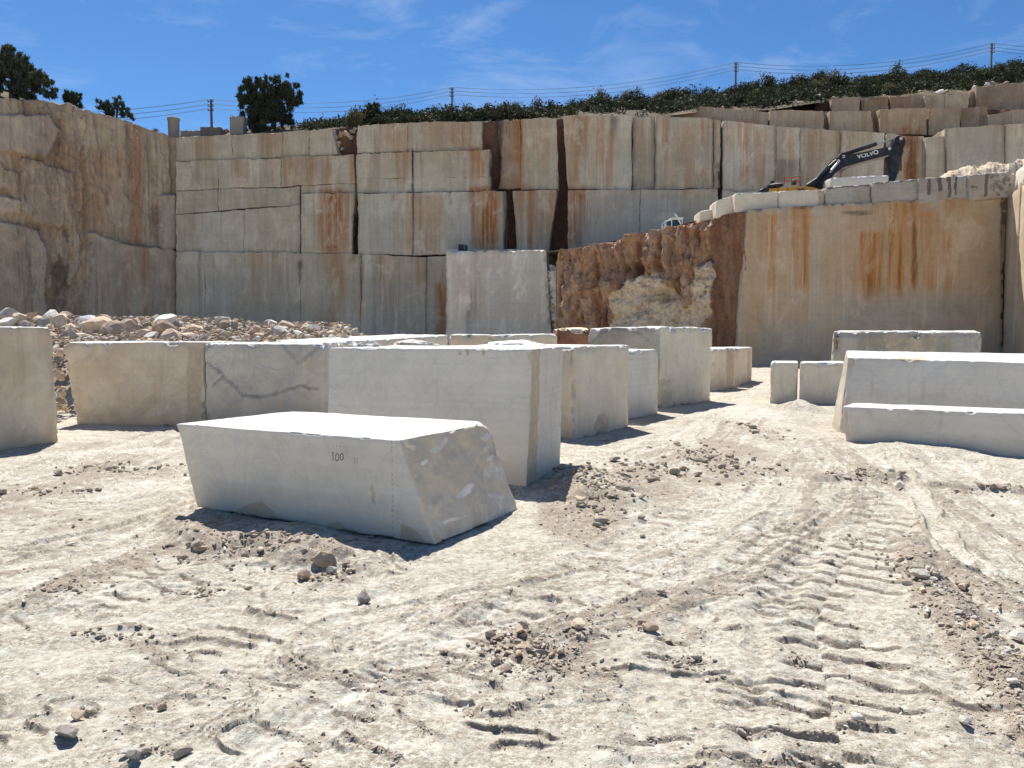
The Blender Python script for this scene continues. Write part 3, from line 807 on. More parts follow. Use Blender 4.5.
def panel(parent, pl, q, mat, out=0.0, thick=2.5, res=0.16, amp=0.04, chip=0.035, seed=0, name='rock_panel', freq=0.7, rough=0.0):
    """a cut slab of the wall; q = (TL, TR, BR, BL) picture corners on the wall plane"""
    c = np.zeros((2, 2, 2, 3))
    for (i, k), (a, b) in zip(((0, 1), (1, 1), (1, 0), (0, 0)), q):
        f = pl.at(a, b, out)
        c[i, 0, k] = f
        c[i, 1, k] = f - np.array([pl.n[0], pl.n[1], 0]) * thick
    P, Q, FI = hexa(c, res, amp, freq, chip, seed, skip=(3,))
    wv = np.stack([.20 * (fbm(P[:, 0] * .9, P[:, 1] * .9, P[:, 2] * 1.2, 5, 971, .6) - .5), np.zeros(len(P)), .22 * (fbm(P[:, 0] * .9 + 9, P[:, 1] * .9, P[:, 2] * .9, 5, 972, .6) - .5)], 1)
    P = P + wv
    if rough > 0:
        nrm = np.array([pl.n[0], pl.n[1], 0.15])
        d = (fbm(P[:, 0] * .5, P[:, 1] * .5, P[:, 2] * .30, 5, seed + 3, .6) - .45) * 2 * rough
        d = d + rough * .5 * (np.abs(fbm(P[:, 0] * 1.6, P[:, 1] * 1.6, P[:, 2] * .5, 4, seed + 4) - .5) * 2 - .25)
        P = P + d[:, None] * nrm
    return obj(name, P, Q, mat, parent, attrs=stain_shade_attrs(P), smooth=True)

def q4(x0, y0, x1, y1, b0, b1, dx0=0, dx1=0):
    g = -0.02
    return ((x0 + g, y0), (x1 - g, y1), (x1 - g + dx1, b1 + .9), (x0 + g + dx0, b0 + .9))

# --- back wall
c = P_BACK.at(512, 330); c[2] = 0
back = empty('quarry_wall', tuple(c), 'tall back quarry wall of sawn tiers with rust streaks and dark vertical cracks', 'quarry wall')
BW = [  # x0, top0, x1, top1, bottom0, bottom1, out, material, lean0, lean1
    (176, 137, 232, 134.5, 161, 159, .00, 0), (232, 134.5, 282, 132, 159, 157, .08, 0), (282, 132, 309, 130, 157, 156, .0, 0), (309, 130, 332, 128, 156, 154, .1, 0, 0, 6),
    (357, 126, 407, 123, 152.5, 151, .25, 0), (407, 123, 482, 121, 151, 149, .15, 0),
    (176, 162, 218, 160, 190, 188, .30, 0), (218, 160, 281, 158, 188, 186, .36, 0), (281, 157.5, 354, 154.5, 185.5, 183, .40, 0, 0, 1), (356, 153.5, 413, 151.5, 178, 177, .45, 0), (413, 151.5, 490, 149.5, 177, 176, .5, 0),
    (176, 191, 218, 189, 213.5, 210, .42, 0), (218, 189, 300, 186.5, 210, 204, .46, 0), (301, 186, 355.5, 183.5, 192.5, 192, .42, 0), (356.5, 178.5, 413, 177.5, 192.5, 192, .5, 0), (413, 177.5, 491, 176.5, 192, 190, .52, 0),
    (176, 214.5, 244, 210, 251, 251.5, .6, 0), (244, 210, 300, 205, 251.5, 252, .62, 0), (301, 193.5, 355.5, 192.5, 252.5, 253.5, .8, 0, 0, -4), (358, 193.5, 413, 192.5, 254, 254.5, .9, 0), (413, 192.5, 506, 190.5, 254.5, 252, .92, 0, 0, -2),
    (176, 252, 205, 251.5, 362, 362, 1.0, 0), (205, 251.5, 300, 252.5, 362, 362, 1.05, 0), (300, 252.5, 361, 254, 362, 362, 1.0, 0), (361, 254, 426, 257, 362, 362, 1.1, 0), (426, 257, 452, 256, 362, 362, .95, 0), (452, 256, 575, 255, 362, 362, .7, 0),
    (500, 122, 521, 120, 189, 189, -.1, 1), (521, 119, 556.5, 118, 189, 189, .1, 0, 0, 2), (513, 190.5, 557, 190, 250, 252, .7, 0, 4, -8), (563, 116, 632, 115, 189, 189.5, .25, 0, 5, 0), (632.5, 117.5, 655, 117, 189, 188.5, -.5, 0), (655.5, 115, 713, 118.5, 188.5, 188, .2, 0),
    (713, 119, 720.5, 120, 188, 187.5, .0, 0), (568, 190.5, 640, 189.5, 262, 262, .75, 0), (640, 189.5, 718, 188.5, 262, 262, .78, 0),
    (723, 120, 776, 126, 190.5, 190.5, .1, 0), (776, 127, 800, 128, 190.5, 190.5, .15, 0), (800, 128, 841, 130, 190.5, 190.5, .05, 0), (841, 130, 884, 133, 190.5, 190.5, .2, 0), (886, 134, 925, 136, 190.5, 190.5, -.6, 0),
    (926, 137, 946, 136, 190.5, 190.5, .0, 0), (946, 128, 1005, 124.5, 190.5, 190.5, .3, 0), (1005.5, 124, 1075, 121, 190.5, 190.5, .35, 0),
    (722, 191, 860, 191, 262, 262, .6, 0), (860, 191, 1075, 191, 262, 262, .6, 0)]
for i, b in enumerate(BW):
    x0, y0, x1, y1, b0, b1, out, mi = b[:8]
    dx0, dx1 = (b[8], b[9]) if len(b) > 8 else (0, 0)
    panel(back, P_BACK, q4(x0, y0, x1, y1, b0, b1, dx0, dx1), (M_back, M_backred)[mi], out, seed=i * 7, amp=0.05 if mi == 0 else .3, rough=0.0 if mi == 0 else .25)
# the dark rock that shows in the cracks and hollows between the slabs
def core(name, pl, prof, depth, out, mat, parent, res_px=2.0, rough=.35):
    pxs = np.arange(prof[0][0], prof[-1][0] + .1, res_px)
    tops = np.interp(pxs, [p[0] for p in prof], [p[1] for p in prof])
    nz = 40
    V = []
    for a, t in zip(pxs, tops):
        p = pl.at(a, t, out)
        zz = np.linspace(p[2], -0.3, nz)
        V.append(np.stack([np.full(nz, p[0]), np.full(nz, p[1]), zz], 1))
    V = np.array(V); n = len(pxs)
    fl = V.reshape(-1, 3)
    d = (fbm(fl[:, 0] * .8, fl[:, 1] * .8, fl[:, 2] * .45, 5, 77, .6) - .5) * 2 * rough
    fl = fl + d[:, None] * np.array([pl.n[0], pl.n[1], 0])
    top2 = V[:, 0, :] - np.array([pl.n[0], pl.n[1], 0]) * depth
    idx = np.arange(n * nz).reshape(n, nz)
    q = np.stack([idx[:-1, :-1], idx[:-1, 1:], idx[1:, 1:], idx[1:, :-1]], -1).reshape(-1, 4)
    o = n * nz
    q2 = np.stack([idx[:-1, 0], idx[1:, 0], o + np.arange(1, n), o + np.arange(0, n - 1)], 1)
    return obj(name, np.concatenate([fl, top2]), np.concatenate([q, q2]), mat, parent, smooth=True)
core('crevice_rock', P_BACK, [(150, 138), (250, 135), (310, 131), (345, 128), (410, 124.5), (481, 122.5), (560, 119), (650, 117.5), (720, 121), (775, 128), (885, 134), (925, 138), (946, 137), (950, 129), (1005, 126), (1300, 115)], 9, -0.75, M_core, back)
# broken brown rubble lodged in the notch near the top
nz_ = rnd
# --- left wall
c = P_LEFT.at(60, 320); c[2] = 0
left = empty('quarry_wall', tuple(c), 'rough reddish brown quarry wall on the far left under the pine trees', 'quarry wall')
lprof = [(-160, 79), (-100, 87), (-60, 93), (0, 99), (46, 101), (70, 105), (100, 113), (128, 121), (150, 129), (178, 138)]
lx = np.concatenate([np.arange(-160, 0, 3.0), np.arange(0, 178.5, 1.0)])
lt = np.interp(lx, [p[0] for p in lprof], [p[1] for p in lprof]) + 1.5 * (fbm(lx / 5, lx * 0, None, 3, 640) - .5)
nlz = 190
LV = np.zeros((len(lx), nlz, 3))
for i, (a, t) in enumerate(zip(lx, lt)):
    p = P_LEFT.at(a, t)
    LV[i, :, 0] = p[0]; LV[i, :, 1] = p[1]; LV[i, :, 2] = np.linspace(p[2], -.3, nlz)
fl = LV.reshape(-1, 3)
X, Y, Z = fl.T
px_, py_ = proj(fl)
wx_ = px_ + 12 * (fbm(px_ / 9, py_ / 9, None, 4, 641, .65) - .5); wy_ = py_ + 10 * (fbm(px_ / 9 + 30, py_ / 9, None, 4, 642, .65) - .5)
smooth_ = np.zeros(len(fl)); outd = np.zeros(len(fl))
def soft(poly, k=2.0):
    return sum(inpoly(wx_ * .5 + px_ * .5 + jx, wy_ * .5 + py_ * .5 + jy, poly).astype(float) for jx in (-k, 0, k) for jy in (-k * .5, 0, k * .5)) / 9
for poly, o_, sm in [([(-200, 108), (10, 116), (49, 117), (60, 130), (47, 160), (10, 153), (-200, 150)], .75, .85), ([(-200, 80), (46, 100), (70, 104), (66, 122), (49, 115), (0, 113), (-200, 106)], .25, .3),
                     ([(92, 233), (120, 243), (140, 247), (190, 251), (190, 400), (84, 400), (84, 300)], .85, .9), ([(-200, 222), (0, 221), (36, 230), (46, 250), (46, 400), (-200, 400)], .7, .5), ([(20, 156), (50, 166), (69, 172), (69, 228), (40, 226), (24, 215)], .45, .4),
                     ([(160, 196), (190, 196), (190, 250), (160, 249)], .8, .95), ([(-200, 170), (-10, 168), (18, 172), (18, 190), (-200, 190)], .35, .2), ([(-200, 196), (5, 195), (22, 202), (20, 214), (-200, 214)], .4, .2)]:
    m_ = soft(poly)
    outd = np.maximum(outd, o_ * m_); smooth_ = np.maximum(smooth_, sm * m_)
colm = np.abs(fbm(X * .9 + Y * .9, Y * .3, Z * .13, 4, 643) - .5) * 2
chk = fbm(X * .55, Y * .55, Z * .45, 5, 644, .6) - .5
stp = np.floor(fbm(X * .45 + Y * .2, Y * .45, Z * .35, 3, 645) * 9) / 9 - .5
rg = 1 - smooth_ * .9
rg = rg * (1 - .45 * ss(75, 110, px_))
ll = (X - P_LEFT.a[0]) * P_LEFT.d[0] + (Y - P_LEFT.a[1]) * P_LEFT.d[1]
lw = ll + .35 * (fbm(ll * 3, Z * 2.2, None, 4, 650, .65) - .5); zw = Z + .9 * (fbm(ll * 3 + 7, Z * 2.2, None, 4, 651, .65) - .5)
fc = .30 * facets(lw / 1.1, zw / 5.5, 652, .8) + .20 * facets(lw / .5, zw / 1.4, 657, .9) + .10 * facets(lw / .2, zw / .5, 661, .9)
dd = outd + rg * (.7 * colm + .6 * chk + .35 * stp + fc) - .2
dd = dd * ss(178, 172, px_) + 0.0
fl = fl + dd[:, None] * np.array([P_LEFT.n[0], P_LEFT.n[1], .05])
topb = fl.reshape(len(lx), nlz, 3)[:, 0] - np.array([P_LEFT.n[0], P_LEFT.n[1], 0]) * 6
idx = np.arange(len(lx) * nlz).reshape(len(lx), nlz)
q = np.stack([idx[:-1, :-1], idx[:-1, 1:], idx[1:, 1:], idx[1:, :-1]], -1).reshape(-1, 4)
o = len(lx) * nlz
q2 = np.stack([idx[:-1, 0], idx[1:, 0], o + np.arange(1, len(lx)), o + np.arange(0, len(lx) - 1)], 1)
LP = np.concatenate([fl, topb])
at_ = stain_shade_attrs(LP)
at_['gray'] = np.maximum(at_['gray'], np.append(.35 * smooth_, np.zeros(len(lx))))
obj('rock_face', LP, np.concatenate([q, q2]), M_left, left, attrs=at_, smooth=True)
# --- upper terrace on the right
P_T1 = Plane((14, 57.5), (38, 55.5)); P_T2 = Plane((18, 61), (42, 59))
c = P_T1.at(900, 130); c[2] -= 1.5
terr = empty('quarry_terrace', tuple(c), 'small upper terrace of short cut blocks and red earth below the right hillside', 'quarry wall')
TW = [(P_T1, 770, 110, 824, 110, 130, 131.5, 0.1, 0, .0, 0, 0), (P_T1, 830, 110.5, 870, 110.5, 131.5, 133, 0.15, 0, .0, 0, 4), (P_T1, 880, 109, 927, 107.5, 133, 134, 0.25, 0, .0, 0, 0), (P_T1, 929, 108.5, 961, 108, 134, 131, 0.15, 0, .0, 0, 0),
      (P_T1, 824, 112, 830, 112, 131, 132, -.6, 1, .2, 0, 0), (P_T1, 871, 111, 880, 110, 133, 133, -.6, 1, .2, 0, 0), (P_T1, 962, 107, 988, 106, 131, 126, -.2, 1, .35, 0, 0), (P_T1, 988, 115, 1012, 110, 127, 124, .3, 0, .0, 0, 0), (P_T1, 1012, 110, 1090, 104, 124, 120, .35, 0, .0, 0, 0),
      (P_T2, 832, 99, 860, 96.5, 111, 111, .0, 0, .1, 0, 0), (P_T2, 862, 97, 888, 96, 111, 110, -.4, 1, .3, 0, 0), (P_T2, 925, 96, 945, 94.5, 109, 109, .1, 0, .0, 0, 0), (P_T2, 945, 94.5, 969, 92.5, 109, 109, .15, 0, .0, 0, 0), (P_T2, 890, 97, 925, 95, 110, 109, -.5, 1, .35, 0, 0),
      (P_T2, 969, 92, 976, 91, 109, 108, -.4, 1, .2, 0, 0), (P_T2, 976, 86, 1100, 80, 112, 108, .0, 2, .5, 0, 0),
      (P_T1, 668, 113, 722, 110, 119, 121, .0, 0, .25, 0, 0), (P_T1, 700, 106, 768, 112, 121, 128, -.2, 0, .3, -20, 0)]
for i, (pl, x0, y0, x1, y1, b0, b1, out, mi, ro, dx0, dx1) in enumerate(TW):
    panel(terr, pl, q4(x0, y0, x1, y1, b0, b1, dx0, dx1), (M_terr, M_backred, M_backred)[mi], out, seed=500 + i * 5, amp=.06, rough=ro, res=.15, thick=2.2)
core('crevice_rock', P_T1, [(655, 118), (690, 112), (720, 110), (765, 112), (775, 112), (961, 110), (1000, 110), (1300, 100)], 3.2, -0.9, M_core, terr)
core('crevice_rock', P_T2, [(815, 104), (832, 99), (860, 98), (925, 97.5), (969, 94), (980, 88), (1300, 75)], 6, -0.7, M_core, terr)

# --- pale bench block in the middle
P_BEN = Plane((-4.4, 50.4), (3.6, 49.2))
c = P_BEN.at(505, 333); c[2] = 0
bench = empty('bench_block', tuple(c), 'large pale grey cut bench standing out in front of the back wall', 'quarry wall')
panel(bench, P_BEN, ((445.5, 250.5), (546, 250.2), (554, 366), (445.5, 366)), M_pale, 0.0, 6, seed=601, amp=.05, chip=.12)
panel(bench, P_BEN, ((546, 262), (566, 266), (566, 366), (552, 366)), M_pale, -0.1, 6, seed=603, amp=.25, chip=.5, rough=.3)
panel(bench, P_BEN, ((446, 249), (545, 249.5), (545, 251), (446, 251)), M_pale, -3.0, 3, seed=604)

# --- red rock outcrop between bench and right face
P_RED = Plane((2.6, 48.6), (12.55, 40.45))
top_pts = [(556, 262), (566, 251), (590, 249), (602, 245), (625, 239), (650, 232), (680, 227), (705, 222), (725, 215), (748, 211), (752, 211)]
nx_, nz2 = 240, 130
pxs = np.linspace(556, 752, nx_)
tops = np.interp(pxs, [p[0] for p in top_pts], [p[1] for p in top_pts])
base0 = np.array([P_RED.at(a, t) for a, t in zip(pxs, tops)])
V = np.zeros((nx_, nz2, 3))
for j in range(nz2):
    t = j / (nz2 - 1)
    V[:, j, 0] = base0[:, 0]; V[:, j, 1] = base0[:, 1]; V[:, j, 2] = base0[:, 2] * (1 - t) - 0.3 * t
fl = V.reshape(-1, 3)
px_, py_ = proj(fl)
wxp = px_ + 8 * (fbm(px_ / 12, py_ / 12, None, 4, 401) - .5); wyp = py_ + 8 * (fbm(px_ / 12 + 40, py_ / 12, None, 4, 402) - .5)
tanp = [(614, 298), (620, 290), (626, 283), (648, 274), (664, 272), (670, 288), (684, 296), (688, 312), (694, 300), (699, 274), (707, 260), (715, 272), (712, 315), (700, 332), (608, 332), (615, 312)]
tanm = inpoly(wxp, wyp, tanp).astype(float)
strip = ss(710, 715, wxp) * ss(752, 744, px_ + 0 * py_)
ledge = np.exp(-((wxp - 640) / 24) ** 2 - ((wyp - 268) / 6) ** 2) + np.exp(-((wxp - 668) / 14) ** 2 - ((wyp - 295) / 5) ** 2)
X, Y, Z = fl.T
col = np.abs(fbm(X * .75 + Y * .3, Y * .5, Z * .18, 4, 411) - .5) * 2
chunk = fbm(X * 1.1, Y * 1.1, Z * .9, 5, 412, .6) - .5
chunk = chunk + .12 * (np.floor(fbm(X * .7, Y * .7, Z * .8, 3, 413) * 7) / 7 - .5) * 4
rgh = 1.0 - 0.75 * strip
lu = (X - P_RED.a[0]) * P_RED.d[0] + (Y - P_RED.a[1]) * P_RED.d[1]
lw = lu + .22 * (fbm(lu * 3.5, Z * 3, None, 4, 420, .65) - .5); zw = Z + .5 * (fbm(lu * 3.5 + 7, Z * 3, None, 4, 421, .65) - .5)
rdg = 1 - np.abs(2 * fbm(lw * 1.15, Z * 0, Z * .22, 3, 424) - 1)
rdg2 = 1 - np.abs(2 * fbm(lw * 3.2, Z * 0, Z * .5, 3, 425) - 1)
bigm = fbm(lu * .45, Z * 0, Z * .45, 3, 426) - .5
fc = .45 * facets(lw / .9, zw / 2.8, 422, .9) + .28 * facets(lw / .34, zw / .7, 427, .9) + .10 * facets(lw / .15, zw / .25, 433, .9)
shelf = ss(612, 624, wxp) * ss(704, 694, wxp) * ss(274, 262, wyp)
d = rgh * (2.3 * (rdg - .72) + 1.0 * (rdg2 - .72) + 1.6 * bigm + .55 * fc + .55 * shelf)
tanm = sum(inpoly(wxp + jx, wyp + jy, tanp).astype(float) for jx in (-1.5, 0, 1.5) for jy in (-1.5, 0, 1.5)) / 9
led = facets(lw / 1.7, zw / .9, 440, .5)
d = d * (1 - tanm) + tanm * (.15 + 1.2 * bigm + .55 * led + .22 * facets(lw / .45, zw / .35, 446, .8) + .10 * facets(lw / .2, zw / .18, 449, .8))
d = d - 0.8 * np.clip(ledge, 0, 1)
fade = ss(752, 742, px_) * ss(556, 566, px_)
d = d * fade
fl = fl + d[:, None] * np.array([P_RED.n[0], P_RED.n[1], 0.0])
fl[:, 2] += 0.15 * (fbm(X * 2, Y * 2, Z * 2, 3, 415) - .5)
topb = fl.reshape(nx_, nz2, 3)[:, 0].copy() - np.array([P_RED.n[0], P_RED.n[1], 0]) * 2.5
idx = np.arange(nx_ * nz2).reshape(nx_, nz2)
q = np.stack([idx[:-1, :-1], idx[:-1, 1:], idx[1:, 1:], idx[1:, :-1]], -1).reshape(-1, 4)
o = nx_ * nz2
q2 = np.stack([idx[:-1, 0], idx[1:, 0], o + np.arange(1, nx_), o + np.arange(0, nx_ - 1)], 1)
c = P_RED.at(650, 330); c[2] = 0
zer = np.zeros(nx_)
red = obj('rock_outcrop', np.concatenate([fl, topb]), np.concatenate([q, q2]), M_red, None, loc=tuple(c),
          attrs={'tan': np.append(tanm, zer), 'strip': np.append(strip, zer), 'dark': np.append(.35 * np.clip(ledge, 0, 1), zer)}, smooth=True)  # dark: ledge shadow painted over the modelled hollows
tag(red, 'rough rust red rock outcrop with a tan broken hollow, left of the big cut face', 'rock outcrop')

# --- right cut face
c = P_RIGHT.at(870, 360); c[2] = 0
rface = empty('quarry_wall', tuple(c), 'smooth beige cut rock face with orange streaks behind the right hand blocks', 'quarry wall')
rt = [(736, 209), (779, 208), (826, 206), (872, 203), (919, 201), (968, 198), (1001, 195)]
def rtop(x): return np.interp(x, [p[0] for p in rt], [p[1] for p in rt])
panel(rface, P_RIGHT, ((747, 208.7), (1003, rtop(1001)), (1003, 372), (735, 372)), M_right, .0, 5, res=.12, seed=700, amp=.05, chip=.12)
# side wall that turns towards the camera on the right
sidew = empty('quarry_wall', (25.6, 34, 0), 'pale quarry side wall at the right edge, lit in its upper corner', 'quarry wall')
SWD = np.array([-.376, -.927])                      # runs towards the camera and a little to the left
SWN = np.array([.927, -.376])                       # into the rock
for i, (t0, t1, z0, z1, o_) in enumerate([(-.6, 2.45, -.2, 8.75, 0.0), (2.5, 9, -.2, 8.8, .04), (9.05, 16, -.2, 8.8, .10), (-.2, 2.0, 8.86, 9.9, .30), (2.05, 6.5, 8.86, 10.4, .18), (6.55, 15, 8.86, 10.5, .3)]):
    c8 = np.zeros((2, 2, 2, 3))
    for a_ in (0, 1):
        for b_ in (0, 1):
            p_ = np.array([25.33, 39.72]) + SWD * (t1 if b_ == 0 else t0) + SWN * (o_ if a_ == 0 else 9)
            for k_ in (0, 1): c8[a_, b_, k_] = (p_[0], p_[1], (z0, z1)[k_])
    P, Q, FI = hexa(c8, .2, .05, .7, .12, 720 + i)
    obj('rock_panel', P, Q, M_right if z0 < 0 else M_pale, sidew, attrs=stain_shade_attrs(P), smooth=True)

# --- floor of the upper bench (behind the right face)
bv = []
fr_ = [(1.0, 50.6, 6.9), (4.2, 48.3, 7.0), (7.5, 45.5, 7.45), (10.5, 43.2, 8.0), (12.5, 41.6, 8.45), (18, 41.2, 8.6), (26, 40.8, 8.85), (45, 40, 9.0)]
bk_ = [(0, 55.3, 6.9), (4.2, 54.9, 7.2), (8, 54.6, 7.5), (11, 54.3, 8.0), (13.5, 54.0, 8.5), (20, 53.4, 8.6), (27, 52.8, 8.8), (50, 50.5, 9.0)]
for a, b in zip(fr_, bk_):
    for t in np.linspace(0, 1, 16):
        p = np.array(a) * (1 - t) + np.array(b) * t
        bv.append(p + [0, 0, .12 * (rnd.random() - .5)])
idx = np.arange(len(bv)).reshape(len(fr_), 16)
q = np.stack([idx[:-1, :-1], idx[1:, :-1], idx[1:, 1:], idx[:-1, 1:]], -1).reshape(-1, 4)
tag(obj('quarry_bench', np.array(bv), q, M_ground, attrs={'soil': np.full(len(bv), .3)}, smooth=True), kind='structure')

# --- hillside above the quarry: one sheet out to the far distance
EDGE = [(-700, 60, 0), (-160, 81, 0), (-60, 95, 0), (46, 104, 0), (70, 107, 0), (128, 123.5, 0), (150, 131, 0), (176, 139, 1), (250, 135.5, 1), (310, 132, 1), (345, 129.5, 1), (407, 125.5, 1), (481, 123, 1), (560, 119, 1), (650, 118, 1), (700, 112, 2), (770, 110, 2), (822, 102, 3), (900, 97.5, 3), (969, 93, 3), (985, 87, 3), (1060, 82, 3), (1250, 72, 3), (1700, 60, 3)]
CREST = [(-700, 60), (-160, 80), (-60, 92), (40, 98), (70, 103), (140, 131), (200, 133), (250, 130), (310, 127), (356, 124), (407, 117), (450, 114), (510, 113), (560, 112), (600, 107), (650, 102.5), (700, 97), (735, 92), (770, 87), (820, 86), (850, 82), (900, 79), (960, 75), (1000, 73), (1024, 71), (1100, 66), (1300, 58), (1700, 50)]
pls = [Plane((-60.0, 23.0), (-25.45, 58.0)), P_BACK, P_T1, P_T2]
hpx = np.concatenate([np.arange(-700, -160, 40), np.arange(-160, 1300, 4), np.arange(1300, 1701, 40)])
vv = np.concatenate([np.linspace(0, 24, 40), [27, 31, 36, 44, 55, 75, 110, 170, 300, 600, 1200, 2500]])
HE = np.zeros((len(hpx), 3)); HC = np.zeros(len(hpx))
ey = np.interp(hpx, [e[0] for e in EDGE], [e[1] for e in EDGE])
for i, a in enumerate(hpx):
    k = 0
    for e in EDGE:
        if a >= e[0]: k = e[2]
    if a < -160:
        p = np.array([-60 - (-160 - a) * .12, 23 - 0 * (a + 160), 17.5])
    else:
        p = pls[k].at(a, ey[i], -1.0)
    HE[i] = p
    d = 80.0 if a > 176 else 70.0
    cy = np.interp(a, [e[0] for e in CREST], [e[1] for e in CREST]) + (18 if a < 176 else 0)
    HC[i] = atY(a, cy, d)[2] if a > -160 else 17.2
# smooth jumps of the edge line between the planes
def hill_point(ui, v):
    i0 = np.clip(np.floor(ui).astype(int), 0, len(hpx) - 2); f = ui - i0
    p = HE[i0] * (1 - f)[:, None] + HE[i0 + 1] * f[:, None]
    hc = HC[i0] * (1 - f) + HC[i0 + 1] * f
    a = hpx[i0] * (1 - f) + hpx[i0 + 1] * f
    u = (a - 512) / F
    left_ = a < 60
    dirx = np.where(a < 176, -.55, u * .95); diry = np.where(a < 176, .9, 1.0)
    x = p[:, 0] + dirx * v; y = p[:, 1] + diry * v
    run = np.maximum(80.0 - p[:, 1], 12.0) if True else 20
    run = np.where(a < 176, 14.0, run)
    t = np.clip(v / run, 0, 1)
    z = p[:, 2] + (hc - p[:, 2]) * (t ** 0.9)
    z = z + np.minimum(v, 12) / 12 * 0.7 * (fbm(x / 3, y / 3, None, 4, 801) - .5)
    far = np.maximum(v - run - 14, 0)
    z = z - np.minimum(far * .12, 18 + 0 * far) - np.where(far > 200, (far - 200) * .004, 0)
    return np.stack([x, y, z], 1)
UU, VV_ = np.meshgrid(np.arange(len(hpx), dtype=float), vv, indexing='ij')
hv = hill_point(UU.ravel(), VV_.ravel())
idx = np.arange(hv.shape[0]).reshape(UU.shape)
q = np.stack([idx[:-1, :-1], idx[1:, :-1], idx[1:, 1:], idx[:-1, 1:]], -1).reshape(-1, 4)
tag(obj('hill', hv, q, M_hill, smooth=True), kind='structure')
def on_hill(px, v):
    ui = np.interp([px], hpx, np.arange(len(hpx)))
    return hill_point(ui, np.array([float(v)]))[0]

# ------------------------------------------------------------------ sawn blocks
GRP_BLK = 'sawn stone blocks standing on the quarry floor'
def block_px(bottoms, tops, name, label, mats, res=.05, chip=.05, amp=.012, seed=0, stains=(), veins=(), sink=.05, group=GRP_BLK, cat='stone block', step=0):
    """bottoms: world xy of FL, FR, BR, BL; tops: xyz likewise. mats: (material list, face map bottom,top,front,back,left,right)"""
    c = np.zeros((2, 2, 2, 3))
    for (i, j), b, t in zip(((0, 0), (1, 0), (1, 1), (0, 1)), bottoms, tops):
        z = b[2] if len(b) > 2 else -sink
        c[i, j, 0] = (b[0], b[1], z)
        c[i, j, 1] = t
    P, Q, FI = hexa(c, res, amp, 2.2, chip, seed)
    ml, fm = mats
    px, py = proj(P)
    if step:                                       # the broken end: its far part is set back and its top corner knocked off
        a_, b_, c_ = np.array(c[1, 0, 0]), np.array(c[1, 1, 0]), np.array(c[1, 0, 1])
        nn_ = np.cross(b_ - a_, c_ - a_); nn_ /= np.linalg.norm(nn_)
        if nn_[0] < 0: nn_ = -nn_
        dp = (P - a_) @ nn_
        on = ss(-.12, -.02, dp)
        line = 478 + (py - 432) * .125 + 3 * (fbm(py / 8, py * 0, None, 3, 61) - .5)
        P = P - nn_ * (.035 * on * ss(line - 1.0, line + 1.2, px))[:, None]
        P = P + nn_ * (.030 * on * (fbm(P[:, 0] * 5, P[:, 1] * 5, P[:, 2] * 5, 4, 63) - .5) * 2)[:, None]
        t_ = c[1, 1, 1]; r_ = np.linalg.norm(P - t_, axis=1)
        k_ = ss(.17, .01, r_)
        P = P + (np.array([-.5, -.2, -.75]) * .05 * k_[:, None])
    st = np.zeros(len(P)); mk = np.zeros(len(P))
    w1 = 5 * (fbm(px / 6, py / 6, None, 4, 900 + seed) - .5); w2 = 5 * (fbm(px / 6 + 30, py / 6, None, 4, 901 + seed) - .5)
    # stains belong to the camera-facing sides, so that they do not run through the block
    face = np.zeros(len(P), int)
    for f in range(6):
        face[np.unique(Q[FI == f])] = f
    side = (face == 2) | (face == 5) | (face == 4) | (face == 1)
    for poly, s in stains:
        acc = sum(inpoly(px + w1 * .5 + jx, py + w2 * .5 + jy, poly).astype(float) for jx, jy in ((0, 0), (1.6, 0), (-1.6, 0), (0, 1.6), (0, -1.6), (1.1, 1.1), (-1.1, -1.1), (1.1, -1.1), (-1.1, 1.1))) / 9
        st = np.maximum(st, acc * s * side)
    for pts, w, s in veins:
        d, a, sg = segdist(px + w1 * .7, py + w2 * .7, pts)
        mk = np.maximum(mk, ss(w * 1.5, w * .3, d) * s * side)
    cen = P.mean(0); cen[2] = 0
    o = obj(name, P, Q, ml, None, loc=tuple(cen), fmat=np.array(fm)[FI], attrs={'stain': st, 'mark': mk}, smooth=True)
    return tag(o, label, cat, group)
def flat_top(bot, z):
    return [(b[0], b[1], z) for b in bot]
def from_face(A, B, depth, bulge=0.0):
    """A, B world xy of a front edge seen left to right; returns FL FR BR BL"""
    d = np.array([B[0] - A[0], B[1] - A[1]]); n = np.array([-d[1], d[0]]) / np.linalg.norm(d)
    if n[1] < 0: n = -n
    if bulge:
        ka = 1 + depth / np.hypot(*A[:2]); kb = 1 + depth / np.hypot(*B[:2])
        return [tuple(A), tuple(B), (B[0] * kb, B[1] * kb), (A[0] * ka + .03, A[1] * ka)]
    return [tuple(A), tuple(B), (B[0] + n[0] * depth, B[1] + n[1] * depth), (A[0] + n[0] * depth, A[1] + n[1] * depth)]

